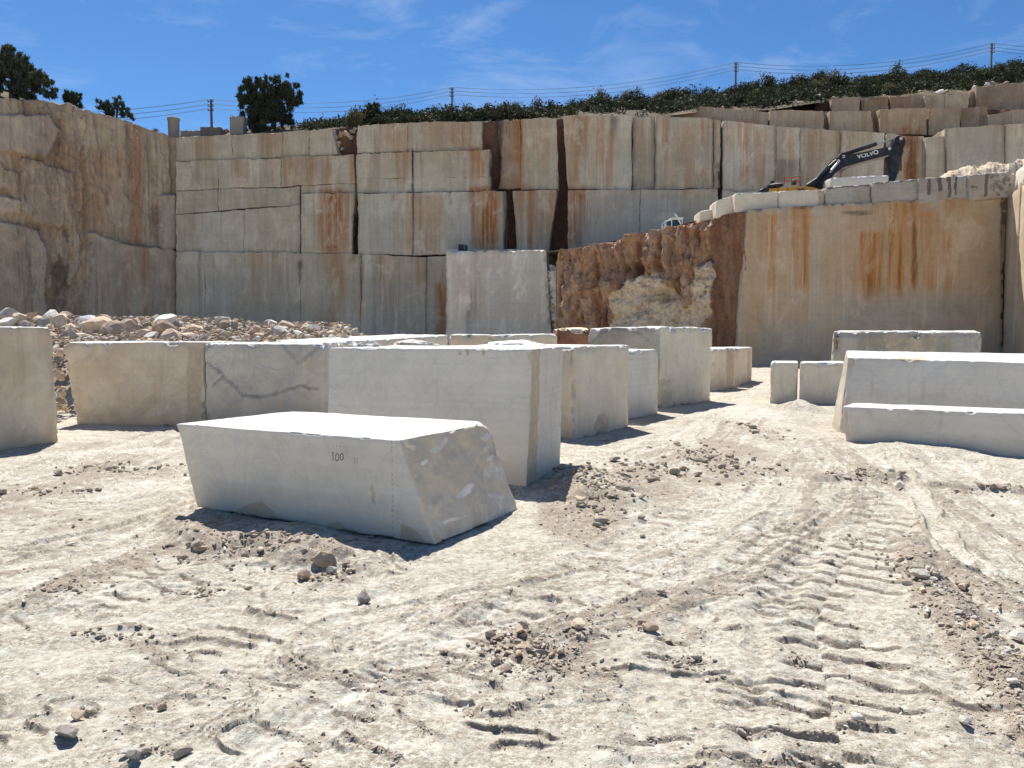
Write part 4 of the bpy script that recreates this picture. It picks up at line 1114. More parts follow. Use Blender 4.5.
# B1: the big tilted block in the foreground
z1 = 0.80
def top_at(px, py, z):
    p = G(px, py, z); return (p[0], p[1], z)
b_fl = G(197, 507); b_fr = G(434, 545); b_br = G(522, 510)
t_fl = top_at(176, 424, z1); t_fr = top_at(399, 440, z1 - .005); t_br = top_at(493, 422, z1); t_bl = top_at(293, 411, z1)
b_bl = (b_fl[0] + (t_bl[0] - t_fl[0]) + .1, b_fl[1] + (t_bl[1] - t_fl[1]) - .1)
blk1 = block_px([b_fl, b_fr, b_br, b_bl], [t_fl, t_fr, t_br, t_bl], 'stone_block', 'big low white block marked 100 with a slanting brown broken end, nearest the camera', ([M_white, M_top, M_crust], (0, 1, 0, 0, 0, 2)),
         res=.015, chip=.014, amp=.008, seed=1, step=1,
         stains=[([(232, 512), (248, 503), (262, 500), (275, 512), (282, 522), (235, 522)], .75), ([(318, 526), (340, 520), (350, 530), (325, 536)], .6), ([(372, 478), (378, 497), (372, 502), (369, 490)], .5),
                 ([(400, 522), (415, 528), (430, 545), (398, 542)], .7), ([(484, 420), (500, 425), (507, 452), (515, 480), (520, 505), (492, 520), (486, 470)], .42), ([(482, 436), (492, 430), (496, 436), (485, 442)], .8), ([(484, 446), (496, 441), (498, 446), (487, 452)], .8), ([(488, 456), (498, 452), (499, 456), (490, 462)], .8), ([(428, 450), (440, 438), (452, 436), (446, 446), (434, 456)], .6), ([(418, 462), (430, 458), (428, 464), (420, 467)], .6), ([(455, 498), (466, 484), (476, 482), (472, 492), (462, 500)], .75), ([(440, 520), (470, 512), (472, 516), (444, 526)], .5), ([(490, 491), (512, 494), (510, 498), (492, 497)], .6)],
         veins=[([(391.5, 440), (393.5, 540)], .55, .8), ([(396.5, 440), (398.5, 540)], .4, .45), ([(373, 498), (374, 503)], 1.5, .6)])
# pale scratches of the saw on the broken end, in the crust's own lighter colour
def decal(parent, quads, mat, name):
    V = []; Q = []
    for qd in quads:
        o = len(V); V += [tuple(p) for p in qd]; Q.append([o, o + 1, o + 2, o + 3])
    return obj(name, np.array(V), np.array(Q), mat, parent)
def face_pt(px, py, A, B, C, lift):
    A, B, C = (np.array(a, float) for a in (A, B, C))
    n = np.cross(B - A, C - A); n /= np.linalg.norm(n)
    r = ray(px, py); o = np.array([0, 0, CAM_H])
    if n @ r > 0: n = -n
    t = (n @ (A - o)) / (n @ r)
    return o + r * t + n * lift
bf = [np.append(b_fl[:2], 0), np.append(b_fr[:2], 0), np.array(t_fl)]
# the painted number, as flat letters on the face
def text_mesh(name, s, origin, xdir, zdir, size, mat, parent, extrude=0.0, sx=1.0, bold=0.0):
    cu = bpy.data.curves.new(name, 'FONT')
    cu.body = s; cu.size = size; cu.extrude = extrude; cu.offset = bold; cu.align_x = 'LEFT'
    to = bpy.data.objects.new(name, cu); COL.objects.link(to)
    bpy.context.view_layer.update()
    me = bpy.data.meshes.new_from_object(to.evaluated_get(bpy.context.evaluated_depsgraph_get()))
    bpy.data.objects.remove(to)
    xd = Vector(xdir).normalized(); zd = Vector(zdir); zd = (zd - xd * zd.dot(xd)).normalized(); nd = xd.cross(zd)
    pw = Vector(parent_world(parent))
    M = Matrix((( xd.x * sx, zd.x, nd.x, 0), (xd.y * sx, zd.y, nd.y, 0), (xd.z * sx, zd.z, nd.z, 0), (0, 0, 0, 1)))
    me.transform(Matrix.Translation(Vector(origin) - pw) @ M)
    me.materials.clear(); me.materials.append(mat)
    return link(name, me, (0, 0, 0), parent)
def stroke(pts, w, parent, name):                  # a marker stroke: flat ribbon lying on the face
    P = np.array([face_pt(a, b, *bf, .012) for a, b in pts]); V = []; Q = []
    n_ = np.cross(bf[1] - bf[0], bf[2] - bf[0]); n_ /= np.linalg.norm(n_)
    for i in range(len(P)):
        t_ = P[min(i + 1, len(P) - 1)] - P[max(i - 1, 0)]; t_ /= np.linalg.norm(t_)
        s_ = np.cross(t_, n_) * w * (.8 + .4 * ((i * 37) % 10) / 10)
        V += [P[i] - s_, P[i] + s_]
        if i: Q.append([2 * i - 2, 2 * i - 1, 2 * i + 1, 2 * i])
    return obj(name, np.array(V), np.array(Q), M_ink, parent)
def loop(cx, cy, rx, ry, lean, gap=.25):
    return [(cx + rx * math.cos(t_) + lean * math.sin(t_), cy + ry * math.sin(t_)) for t_ in np.linspace(-1.4 + gap, 4.9, 15)]
stroke([(333.2, 452.3), (333.9, 451.2), (334.1, 455.5), (333.9, 460.0)], .0040, blk1, 'painted_number')
stroke(loop(338.2, 456.6, 1.7, 3.6, -.3), .0036, blk1, 'painted_number')
stroke(loop(342.8, 456.2, 1.6, 3.4, -.2, .05), .0036, blk1, 'painted_number')
for a in (355.2, 356.9, 358.6):
    stroke([(a, 456.5), (a + .2, 460), (a + .1, 463.5)], .0014, blk1, 'scratch')
for a in (333, 336.8, 340.5):
    stroke([(a, 445.6), (a + 1.6, 445.2)], .0016, blk1, 'scratch')

# B2: tall white block behind it
A = np.array(G(526, 488)[:2]); C2 = np.array(G(560, 467)[:2])
dn = (C2 - A); dn = dn / np.linalg.norm(dn)
fd = np.array([-dn[1], dn[0]])
Lf = 2.40
FL = A + fd * Lf
ZB2 = 1.452
tA = top_at(533, 349.3, ZB2); tC = top_at(563, 346.3, ZB2); tL = top_at(329, 347.8, ZB2)
block_px([FL, A, C2, FL + (C2 - A)], [tL, tA, tC, (tL[0] + tC[0] - tA[0], tL[1] + tC[1] - tA[1], ZB2)], 'stone_block', 'tall smooth white block right behind the block marked 100',
         ([M_white, M_top], (0, 1, 0, 0, 0, 0)), res=.022, chip=.014, amp=.006, seed=2,
         stains=[([(531, 346), (541, 347), (540, 400), (537, 487), (525, 490), (529, 420)], .62), ([(458, 347), (462, 347), (461, 358), (458, 356)], .8), ([(465, 347), (470, 347), (469, 359), (466, 358)], .8), ([(480, 347), (487, 347), (485, 358), (482, 357)], .8), ([(522, 350), (534, 350), (534, 372), (528, 362)], .5)],
         veins=[([(390, 361), (430, 363), (470, 362), (540, 352)], .6, .5), ([(350, 375), (358, 368), (364, 360)], .8, .4), ([(400, 352), (420, 356)], .5, .3)])
# B3..B6: the row going back on the right of B2
A = G(574, 440); B = G(629, 427); n = np.array([B[0] - A[0], B[1] - A[1]]); L3 = np.linalg.norm(n); n /= L3; f3 = np.array([-n[1], n[0]])
bt = [tuple(A[:2] + f3 * 2.3), tuple(A[:2]), tuple(B[:2]), tuple(B[:2] + f3 * 2.3)]
block_px(bt, flat_top(bt, 1.43), 'stone_block', 'cream block with a chipped brown lower corner, directly behind the tall white one', ([M_warm, M_top], (0, 1, 0, 0, 0, 0)), res=.05, chip=.06, amp=.02, seed=3,
         stains=[([(593, 430), (597, 416), (604, 413), (610, 420), (608, 432), (598, 434)], .8), ([(560, 350), (566, 352), (566, 372), (560, 365)], .4)], veins=[([(571.5, 348), (573.5, 438)], .6, .6), ([(627, 350), (624, 400), (628, 425)], .7, .25)])
A = G(622, 421.5); B = G(658, 413); n = np.array([B[0] - A[0], B[1] - A[1]]); n /= np.linalg.norm(n); f3 = np.array([-n[1], n[0]])
bt = [tuple(A[:2] + f3 * 1.8), tuple(A[:2]), tuple(B[:2]), tuple(B[:2] + f3 * 1.8)]
block_px(bt, flat_top(bt, 1.31), 'stone_block', 'narrow pale block squeezed between the cream block and the higher block behind', ([M_white, M_top], (0, 1, 0, 0, 0, 0)), res=.06, chip=.05, amp=.015, seed=4)
A = G(660, 409); B = G(711, 402); n = np.array([B[0] - A[0], B[1] - A[1]]); n /= np.linalg.norm(n); f3 = np.array([-n[1], n[0]])
bt = [tuple(A[:2] + f3 * 1.95), tuple(A[:2]), tuple(B[:2]), tuple(B[:2] + f3 * 1.95)]
tp = [(*atY(587, 328, bt[0][1])[:2], atY(587, 328, bt[0][1])[2]), (*atY(660, 326, bt[1][1])[:2], atY(660, 326, bt[1][1])[2]), (*atY(713, 328, bt[2][1])[:2], atY(713, 328, bt[2][1])[2]), (bt[3][0], bt[3][1], 1.78)]
block_px(bt, tp, 'stone_block', 'highest block of the middle row, with a grey and white broken left side', ([M_warm, M_top, M_rough], (0, 1, 2, 0, 0, 0)), res=.06, chip=.08, amp=.03, seed=5,
         stains=[([(657, 378), (672, 378), (674, 398), (668, 408), (657, 408)], .55), ([(705, 330), (710, 330), (707, 402), (703, 402)], .35)], veins=[([(590, 345), (600, 335), (612, 328), (640, 334), (655, 345)], 2.5, .7), ([(692, 330), (690, 345)], .6, .3)])
A = G(714, 391.5); B = G(735, 388); n = np.array([B[0] - A[0], B[1] - A[1]]); n /= np.linalg.norm(n); f3 = np.array([-n[1], n[0]])
bt = [tuple(A[:2] + f3 * 2), tuple(A[:2]), tuple(B[:2]), tuple(B[:2] + f3 * 2)]
block_px(bt, flat_top(bt, 1.21), 'stone_block', 'small block with an orange stained edge, second from the back of the middle row', ([M_warm, M_top], (0, 1, 0, 0, 0, 0)), res=.07, chip=.06, amp=.02, seed=6, stains=[([(725, 349), (735, 349), (735, 390), (726, 390)], .7)])
A = G(737, 387); B = G(752, 381.5); n = np.array([B[0] - A[0], B[1] - A[1]]); n /= np.linalg.norm(n); f3 = np.array([-n[1], n[0]])
bt = [tuple(A[:2] + f3 * 2), tuple(A[:2]), tuple(B[:2]), tuple(B[:2] + f3 * 2)]
block_px(bt, flat_top(bt, 1.19), 'stone_block', 'farthest small block at the back end of the middle row, before the beige face', ([M_warm, M_top], (0, 1, 0, 0, 0, 0)), res=.07, chip=.06, amp=.02, seed=7, stains=[([(746, 349), (752, 349), (752, 385), (747, 385)], .6)])
# left blocks
A = np.array(G(0, 450)[:2]); B = np.array(G(60, 442.5)[:2]); d = (B - A) / np.linalg.norm(B - A); A0 = A - d * 2.0
nn = np.array([-d[1], d[0]])
bt = [tuple(A0), tuple(B), tuple(B + nn * 1.6), tuple(A0 + nn * 1.6)]
zt = atY(52, 327, B[1])[2]
tB = atY(53, 327, B[1])
block_px(bt, [(A0[0], A0[1], zt), (tB[0], tB[1], zt), (tB[0] + nn[0] * 1.6, tB[1] + nn[1] * 1.6, zt), (A0[0] + nn[0] * 1.6, A0[1] + nn[1] * 1.6, zt)], 'stone_block', 'brownish beige block cut off by the left edge of the picture', ([M_tan, M_top], (0, 1, 0, 0, 0, 0)), res=.05, chip=.05, amp=.015, seed=8,
         stains=[([(5, 360), (20, 358), (18, 368), (6, 366)], .5), ([(0, 400), (14, 405), (16, 450), (0, 452)], .4)])
A = np.array(G(76, 424.5)[:2]); B = np.array(G(205, 425.5)[:2])
bt = from_face(A, B, 1.7)
zL = atY(61, 342, A[1])[2]
tl = atY(61, 342, A[1]); tr = atY(203.5, 341, B[1])
block_px(bt, [tuple(tl), tuple(tr), (bt[2][0], bt[2][1], zL), (bt[3][0], bt[3][1], zL)], 'stone_block', 'cream and tan mottled block between the left edge block and the grey veined one', ([M_tan, M_top], (0, 1, 0, 0, 0, 0)), res=.05, chip=.06, amp=.02, seed=9,
         stains=[([(186, 345), (203, 345), (203, 426), (184, 426)], .6), ([(62, 345), (75, 342), (92, 342), (66, 352)], .5)], veins=[([(155, 400), (157, 424)], 1, .4), ([(175, 345), (180, 360), (172, 380)], 1.5, .3)])
A = np.array(G(205.5, 425.5)[:2]); B = np.array(G(345, 423)[:2])
bt = from_face(A, B, 1.7)
tl = atY(204.5, 343, A[1]); tr = atY(336, 344, B[1])
block_px(bt, [tuple(tl), tuple(tr), (bt[2][0], bt[2][1], zL - .03), (bt[3][0], bt[3][1], zL - .02)], 'stone_block', 'grey block with a dark curved vein, left of the tall white block', ([M_grey, M_top], (0, 1, 0, 0, 0, 0)), res=.045, chip=.06, amp=.02, seed=10,
         stains=[([(300, 355), (330, 350), (330, 420), (215, 424), (210, 408), (255, 398), (300, 385)], .42)],
         veins=[([(207, 362), (222, 374), (232, 384), (243, 396), (262, 398), (285, 391), (300, 386), (318, 390)], 2.4, .75), ([(212, 385), (222, 378), (232, 386)], 1.6, .7), ([(282, 344), (298, 364), (322, 345)], 3.5, .55), ([(296, 345), (300, 355)], 6, .4)])
# blocks seen over the top of the tall white one
p0 = atY(318, 343, 14.6); p1 = atY(449, 334.8, 17.2)
bt = from_face(p0[:2], p1[:2], 1.6)
block_px(bt, [tuple(p0), tuple(p1), (bt[2][0], bt[2][1], p1[2] + .02), (bt[3][0], bt[3][1], p0[2] + .05)], 'stone_block', 'long light grey block whose top shows over the left half of the tall white block', ([M_warm, M_top], (0, 1, 0, 0, 0, 0)), res=.07, chip=.06, amp=.015, seed=11)
p0 = atY(398, 339.5, 11.9); p1 = atY(443, 340, 12.1)
bt = from_face(p0[:2], p1[:2], .8)
block_px(bt, [tuple(p0), tuple(p1), (bt[2][0], bt[2][1], p1[2] - .05), (bt[3][0], bt[3][1], p0[2])], 'stone_block', 'small rough tan block with white crumbs on top, peeping over the tall white block', ([M_crust, M_top], (0, 1, 0, 0, 0, 0)), res=.05, chip=.22, amp=.06, seed=12, stains=[([(415, 338), (430, 338), (430, 350), (415, 350)], .5)])
p0 = atY(449, 334, 18.0); p1 = atY(492, 334.3, 18.0)
bt = from_face(p0[:2], p1[:2], 1.5)
block_px(bt, [tuple(p0), tuple(p1), (bt[2][0], bt[2][1], p1[2]), (bt[3][0], bt[3][1], p0[2])], 'stone_block', 'dull brown block showing over the tall white block, below the pale bench', ([M_crust, M_top], (0, 1, 0, 0, 0, 0)), res=.07, chip=.1, amp=.03, seed=13)
p0 = atY(493, 335, 19); p1 = atY(558, 333.5, 19.3)
bt = from_face(p0[:2], p1[:2], 1.6)
block_px(bt, [tuple(p0), tuple(p1), (bt[2][0], bt[2][1], p1[2]), (bt[3][0], bt[3][1], p0[2])], 'stone_block', 'cream block between the dull brown block and the rust red block', ([M_warm, M_top], (0, 1, 0, 0, 0, 0)), res=.07, chip=.06, amp=.015, seed=14)
p0 = atY(556, 328.5, 20.5); p1 = atY(590, 328, 20.5)
bt = from_face(p0[:2], p1[:2], 1.5)
block_px(bt, [tuple(p0), tuple(p1), (bt[2][0], bt[2][1], p1[2]), (bt[3][0], bt[3][1], p0[2])], 'stone_block', 'rust red block at the foot of the red outcrop', ([M_redblk, M_crust], (0, 1, 0, 0, 0, 0)), res=.07, chip=.12, amp=.05, seed=15)
p0 = atY(488, 344, 12.6); p1 = atY(551, 341.5, 12.9)
bt = from_face(p0[:2], p1[:2], 1.2)
block_px(bt, [tuple(p0), tuple(p1), (bt[2][0], bt[2][1], p1[2] + .06), (bt[3][0], bt[3][1], p0[2] + .02)], 'stone_block', 'white block with a rounded dusty top behind the right end of the tall one', ([M_white, M_top], (0, 1, 0, 0, 0, 0)), res=.05, chip=.2, amp=.04, seed=16)
# right blocks
A = np.array(G(846, 441)[:2]); B = np.array(G(1024, 457.5)[:2]); d = (B - A) / np.linalg.norm(B - A)
B2_ = A + d * 3.6
bt = from_face(A, B2_, .62)
ta = atY(842, 406.5, A[1] + .02); tb = atY(1024, 413.5, B[1]); slope = (tb[2] - ta[2]) / np.linalg.norm(B - A)
zt2 = ta[2] + slope * 3.6
nn = np.array([-d[1], d[0]])
tops = [(ta[0], ta[1], ta[2]), (B2_[0], B2_[1], zt2), (bt[2][0], bt[2][1], zt2 + .02), (ta[0] + nn[0] * .62 - .05, ta[1] + nn[1] * .62, ta[2] + .02)]
block_px(bt, tops, 'stone_block', 'long low white slab lying before the higher block at the right edge', ([M_white, M_top, M_rough], (0, 1, 0, 0, 2, 0)), res=.03, chip=.028, amp=.012, seed=17,
         stains=[([(842, 405), (850, 408), (850, 440), (845, 443)], .5), ([(895, 441), (915, 440), (930, 450), (900, 450)], .4)], veins=[([(845, 411), (900, 412), (1024, 418)], .8, .45)])
A = np.array(G(839, 432)[:2]); dd = d; B2_ = A + dd * 4.2
bt = from_face(A, B2_, 1.5)
bt[3] = tuple(G(831, 425.5)[:2])
zf = atY(850, 357.5, A[1])[2]
ta = atY(846, 357.5, A[1] + .05)
tops = [(ta[0] + .05, ta[1] + .05, zf), (B2_[0], B2_[1], zf - .03), (bt[2][0], bt[2][1], zf + .08), tuple(atY(846, 350.5, bt[3][1] + .05))]
block_px(bt, tops, 'stone_block', 'large grey white block at the right edge behind the low slab', ([M_white, M_top, M_rough], (0, 1, 0, 0, 2, 0)), res=.035, chip=.03, amp=.012, seed=18,
         stains=[([(893, 356), (930, 356), (918, 364), (900, 363)], .6), ([(835, 352), (857, 356), (852, 400), (838, 432), (828, 432)], .45)], veins=[([(853, 360), (849, 398)], .7, .4), ([(1000, 380), (1018, 378), (1024, 385)], 2, .3), ([(940, 380), (960, 372)], 1, .25)])
p0 = atY(833, 331, 20.5); p1 = atY(981, 331, 20.2)
bt = from_face(p0[:2], p1[:2], 1.7, 1)
block_px(bt, [tuple(p0), tuple(p1), (bt[2][0], bt[2][1], p1[2]), (bt[3][0], bt[3][1], p0[2])], 'stone_block', 'chipped block, brown on the left and grey on the right, below the beige face', ([M_rough, M_top], (0, 1, 0, 0, 0, 0)), res=.06, chip=.14, amp=.05, seed=19,
         stains=[([(880, 331), (940, 333), (936, 365), (890, 365)], .55)])
for k, (x0, x1, yb, lab) in enumerate([(770, 797, 404.5, 'small grey block with a narrow dark gap on its right, near the beige face'), (799, 843, 405, 'small grey block partly hidden by the large block at the right, near the beige face')]):
    A = G(x0, yb); B = G(x1, yb + .2)
    bt = from_face(A[:2], B[:2], 1.1, 1)
    block_px(bt, flat_top(bt, .975), 'stone_block', lab, ([M_warm, M_top], (0, 1, 0, 0, 0, 0)), res=.06, chip=.04, amp=.01, seed=20 + k)
# blocks along the rim of the right face
RIM = [(700, 716, 211, 208.5, 222, 219, 'lowest pale block at the left end of the rim row above the red rock', 0), (716, 734.5, 201, 195, 218.5, 213, 'short tilted pale block, second from the left in the rim row', 0), (735, 779, 193.5, 191.5, 213, 211, 'smooth whitish block below the left end of the yellow machine', 0), (779.5, 824.5, 191, 189.5, 210.5, 208.5, 'smooth whitish block with a dark stained right end, below the boom foot', 0),
       (826, 871, 187, 184, 208, 205.5, 'weathered grey beige block in the rim row, right of the smooth whitish pair', 1), (872.5, 918, 182.5, 179, 205.5, 203, 'weathered block in the rim row, below the hanging stick of the excavator', 1), (919, 968, 178, 175.5, 203.5, 200.5, 'rim block with black vertical run stains', 1), (969.5, 1013, 175, 171, 201, 197, 'dark rim block with crossing black cracks at the right end', 1)]
for k, (x0, x1, yt0, yt1, yb0, yb1, lab, mi) in enumerate(RIM):
    Yd = np.interp(.5 * (x0 + x1), [700, 735, 1000], [42.8, 41.0, 40.0])
    pl = Plane((P_RIGHT.a[0] - 3, Yd), (P_RIGHT.b[0] + 3, Yd - .6))
    pts = [pl.at(x0, yb0), pl.at(x1 - .3, yb1), pl.at(x1 - .3, yt1), pl.at(x0, yt0)]
    off = np.array([pl.n[0], pl.n[1], 0]) * -1.6
    bt = [pts[0], pts[1], pts[1] + off, pts[0] + off]
    tp = [pts[3], pts[2], pts[2] + off, pts[3] + off]
    stn = [[], [], [], [([(817, 189), (825, 189), (825, 210), (819, 210)], .8)], [([(826, 186), (871, 183), (871, 187), (826, 190)], .6), ([(840, 203), (865, 202), (865, 209), (838, 209)], .6)], [([(872, 181), (918, 178), (918, 182), (872, 185)], .55)],
           [([(927, 177), (931, 177), (931, 196), (927, 196)], .9), ([(937, 177), (942, 177), (942, 192), (938, 192)], .9), ([(947, 176), (951, 176), (951, 198), (948, 198)], .9), ([(954, 176), (958, 176), (957, 197), (954, 197)], .9), ([(962, 176), (964, 176), (964, 190), (962, 190)], .8)],
           [([(990, 173), (1013, 171), (1013, 192), (998, 198), (988, 190)], .5), ([(970, 184), (978, 186), (980, 189), (970, 188)], .8), ([(985, 173), (990, 173), (987, 198), (983, 198)], .8)]][k]
    block_px(bt, tp, 'rim_block', lab, ([(M_warm, M_rim)[mi], M_top], (0, 1, 0, 0, 0, 0)), res=.07, chip=.045, amp=.025, seed=40 + k, stains=stn, group='row of blocks along the rim above the beige face')
pl = Plane((10, 44.2), (30, 43.4))
pts = [pl.at(831, 190), pl.at(889, 188), pl.at(889, 174.5), pl.at(831, 177.5)]
off = np.array([0, 1.4, 0])
block_px([pts[0], pts[1], pts[1] + off, pts[0] + off], [pts[3], pts[2], pts[2] + off, pts[3] + off], 'stone_block', 'long whitish slab lying under the raised boom, behind the rim row', ([M_white, M_top], (0, 1, 0, 0, 0, 0)), res=.12, chip=.1, amp=.03, seed=60, group='row of blocks along the rim above the beige face')
pts = [atY(1012, 190, 38.2), atY(1034, 186, 38.0), atY(1034, 160, 38.0), atY(1014, 166, 38.2)]

# ------------------------------------------------------------------ stones
def ico(n):
    t = (1 + 5 ** .5) / 2
    v = [(-1, t, 0), (1, t, 0), (-1, -t, 0), (1, -t, 0), (0, -1, t), (0, 1, t), (0, -1, -t), (0, 1, -t), (t, 0, -1), (t, 0, 1), (-t, 0, -1), (-t, 0, 1)]
    f = [(0, 11, 5), (0, 5, 1), (0, 1, 7), (0, 7, 10), (0, 10, 11), (1, 5, 9), (5, 11, 4), (11, 10, 2), (10, 7, 6), (7, 1, 8), (3, 9, 4), (3, 4, 2), (3, 2, 6), (3, 6, 8), (3, 8, 9), (4, 9, 5), (2, 4, 11), (6, 2, 10), (8, 6, 7), (9, 8, 1)]
    v = [np.array(p) / np.linalg.norm(p) for p in v]
    for _ in range(n):
        cache = {}; nf = []
        def mid(a, b):
            k = (min(a, b), max(a, b))
            if k not in cache:
                p = v[a] + v[b]; v.append(p / np.linalg.norm(p)); cache[k] = len(v) - 1
            return cache[k]
        for a, b, c in f:
            ab, bc, ca = mid(a, b), mid(b, c), mid(c, a)
            nf += [(a, ab, ca), (b, bc, ab), (c, ca, bc), (ab, bc, ca)]
        f = nf
    return np.array(v), np.array(f)
ICO1 = ico(1); ICO2 = ico(2); ICO3 = ico(3)
def rock_verts(seed, base=ICO2, cuts=9, rough=.015):
    r = random.Random(seed)
    v = base[0].copy()
    v = v * np.array([1, r.uniform(.55, .95), r.uniform(.38, .8)])
    for _ in range(cuts + 5):
        n = np.array([r.gauss(0, 1) for _ in range(3)]); n /= np.linalg.norm(n)
        d = r.uniform(.42, .70) * np.abs(v @ n).max()
        s = v @ n - d
        v = v - np.where(s > 0, s, 0)[:, None] * n
    if rough:
        k = fbm(v[:, 0] * 2.2 + seed * 3.1, v[:, 1] * 2.2, v[:, 2] * 2.2, 3, seed) - .5
        v = v * (1 + rough * 2 * k)[:, None]
    return v, base[1]
ROCKME = {}
for mi in range(len(M_rk)):
    ROCKME[mi] = []
    for s in range(5):
        v, f = rock_verts(100 + mi * 17 + s, ICO1, 7, .10)
        ROCKME[mi].append(mesh('stone', v, f, [M_rk[mi]]))
BIGME = [mesh('boulder', *rock_verts(900 + s, ICO3, 9, .02), [M_rk[k]]) for s, k in enumerate((3, 1, 1, 4, 2))]
def put_rock(name, me, loc, size, label, group, cat='stone', rot=None, sc=(1, 1, 1)):
    o = link(name, me, tuple(loc))
    o.scale = (size * sc[0], size * sc[1], size * sc[2])
    o.rotation_euler = rot or (rnd.uniform(-.6, .6), rnd.uniform(-.6, .6), rnd.uniform(0, 6.28))
    return tag(o, label, cat, group)
GRP_R = 'broken stones of the rubble pile behind the left blocks'
# the big ones one can point at: picture centre, distance, half width px
BIG = [(162, 321, 18.6, 19, 0, 'largest boulder of the rubble pile, white above and tan below'), (128, 322, 18.2, 15, 3, 'pale grey boulder left of the largest boulder in the rubble pile'), (104, 322, 17.9, 17, 1, 'long tan boulder in the middle of the rubble pile'), (62, 319, 18.4, 15, 1, 'smooth tan boulder above the gap between the two left blocks'),
       (21, 316, 18.6, 12, 2, 'rounded brown boulder on the rubble pile above the left edge block'), (220, 318, 19.2, 8, 4, 'upright white split stone right of the largest boulder'), (233, 323, 18.6, 8, 3, 'flat whitish stone leaning in the rubble, right of the upright white one'), (74, 333, 16.6, 9, 3, 'grey cubic stone just over the left end of the cream block'),
       (150, 336, 16.8, 9, 4, 'cream stone lying on the rubble just above the cream block'), (316, 327, 19, 8, 4, 'cream stone near the right end of the rubble pile'), (273, 322, 19.5, 7, 4, 'pale stone standing out of the brown rubble above the grey block'), (338, 325, 19.2, 8, 2, 'brown stone on the last hump of the rubble pile'), (5, 322, 18, 10, 4, 'whitish broken slab at the far left of the rubble pile')]
for (px, py, Y, hw, k, lab) in BIG:
    p = atY(px, py + 3, Y)
    put_rock('boulder', BIGME[k], p, hw * Y / F * 1.30, lab, GRP_R, 'boulder', (rnd.uniform(-.3, .3), rnd.uniform(-.3, .3), rnd.uniform(0, 6)), (1, .9, .8))
# the rest of the pile
def pile_top(px): return np.interp(px, [-40, 0, 60, 200, 240, 262, 300, 345, 366], [313, 313, 315, 316, 318, 323, 321, 322, 336])
LAB_R = ['small brown broken stone in the rubble pile behind the left blocks', 'small tan broken stone in the rubble pile behind the left blocks', 'small cream broken stone in the rubble pile behind the left blocks', 'small white broken stone in the rubble pile behind the left blocks', 'small grey broken stone in the rubble pile behind the left blocks']
stuff_pts = []
for i in range(262):
    px = rnd.uniform(-12, 364); tpy = pile_top(px)
    where = 'above the left edge block' if px < 56 else 'above the cream mottled block' if px < 203 else 'above the grey veined block' if px < 310 else 'at the right end of the pile'
    u = rnd.random() ** 1.1
    py = tpy + 1 + u * (343 - tpy)
    Y = 19.8 - u * 3.8 + rnd.uniform(-.4, .4)
    p = atY(px, py, Y)
    mi = rnd.choices(range(5), (48, 24, 14, 6, 8))[0]
    s = rnd.choice([.09, .11, .13, .16, .20, .26, .34]) * (1.15 if px < 200 else .85)
    put_rock('stone', rnd.choice(ROCKME[mi]), p - np.array([0, 0, .05]), s, ('large ' if s > .3 else 'small ' if s < .16 else '') + ('brown', 'tan', 'cream', 'white', 'grey')[mi] + ' broken stone in the rubble ' + where, GRP_R)
for i in range(26):                      # stones that have rolled into the gap between the two left blocks
    py = rnd.uniform(345, 412)
    px = 56 + (py - 345) * .10 + rnd.uniform(-5, 5)
    p = atY(px, py, 14.6 - (py - 345) / 67 * .3 + rnd.uniform(0, 1.0))
    mi = rnd.choices(range(5), (50, 20, 12, 5, 13))[0]
    put_rock('stone', rnd.choice(ROCKME[mi]), p, rnd.uniform(.08, .17), 'small stone heaped in the gap between the two left blocks', GRP_R)
def scatter_mesh(name, pts, sizes, base, mats, mi, seed, kind='stuff', flat=.7):
    rr = np.random.RandomState(seed)
    bs = [rock_verts(seed * 10 + s, base, 6, .1) for s in range(6)]
    V = []; Q = []; M = []; o = 0
    for p, s, m in zip(pts, sizes, mi):
        v, f = bs[rr.randint(6)]
        a = rr.uniform(0, 6.28); ca, sa = math.cos(a), math.sin(a)
        w = v * s * np.array([1, rr.uniform(.7, 1), flat * rr.uniform(.7, 1.2)])
        w = np.stack([w[:, 0] * ca - w[:, 1] * sa, w[:, 0] * sa + w[:, 1] * ca, w[:, 2]], 1) + p
        V.append(w); Q.append(f + o); M.append(np.full(len(f), m)); o += len(v)
    return tag(obj(name, np.concatenate(V), np.concatenate(Q), mats, fmat=np.concatenate(M)), kind=kind)
# small filling of the pile
pts = []; sz = []; ms = []
for i in range(4000):
    px = rnd.uniform(-60, 366); tpy = pile_top(px)
    u = rnd.random()
    Y = 20.2 - u * 4.6 + rnd.uniform(-.3, .3)
    p = atY(px, tpy - 1 + u * 28, Y)
    pts.append(p - np.array([0, -.05, .05])); sz.append(rnd.uniform(.05, .15)); ms.append(rnd.choices(range(5), (56, 20, 10, 4, 10))[0])
scatter_mesh('rubble', pts, sz, ico(0), M_rk, ms, 3)

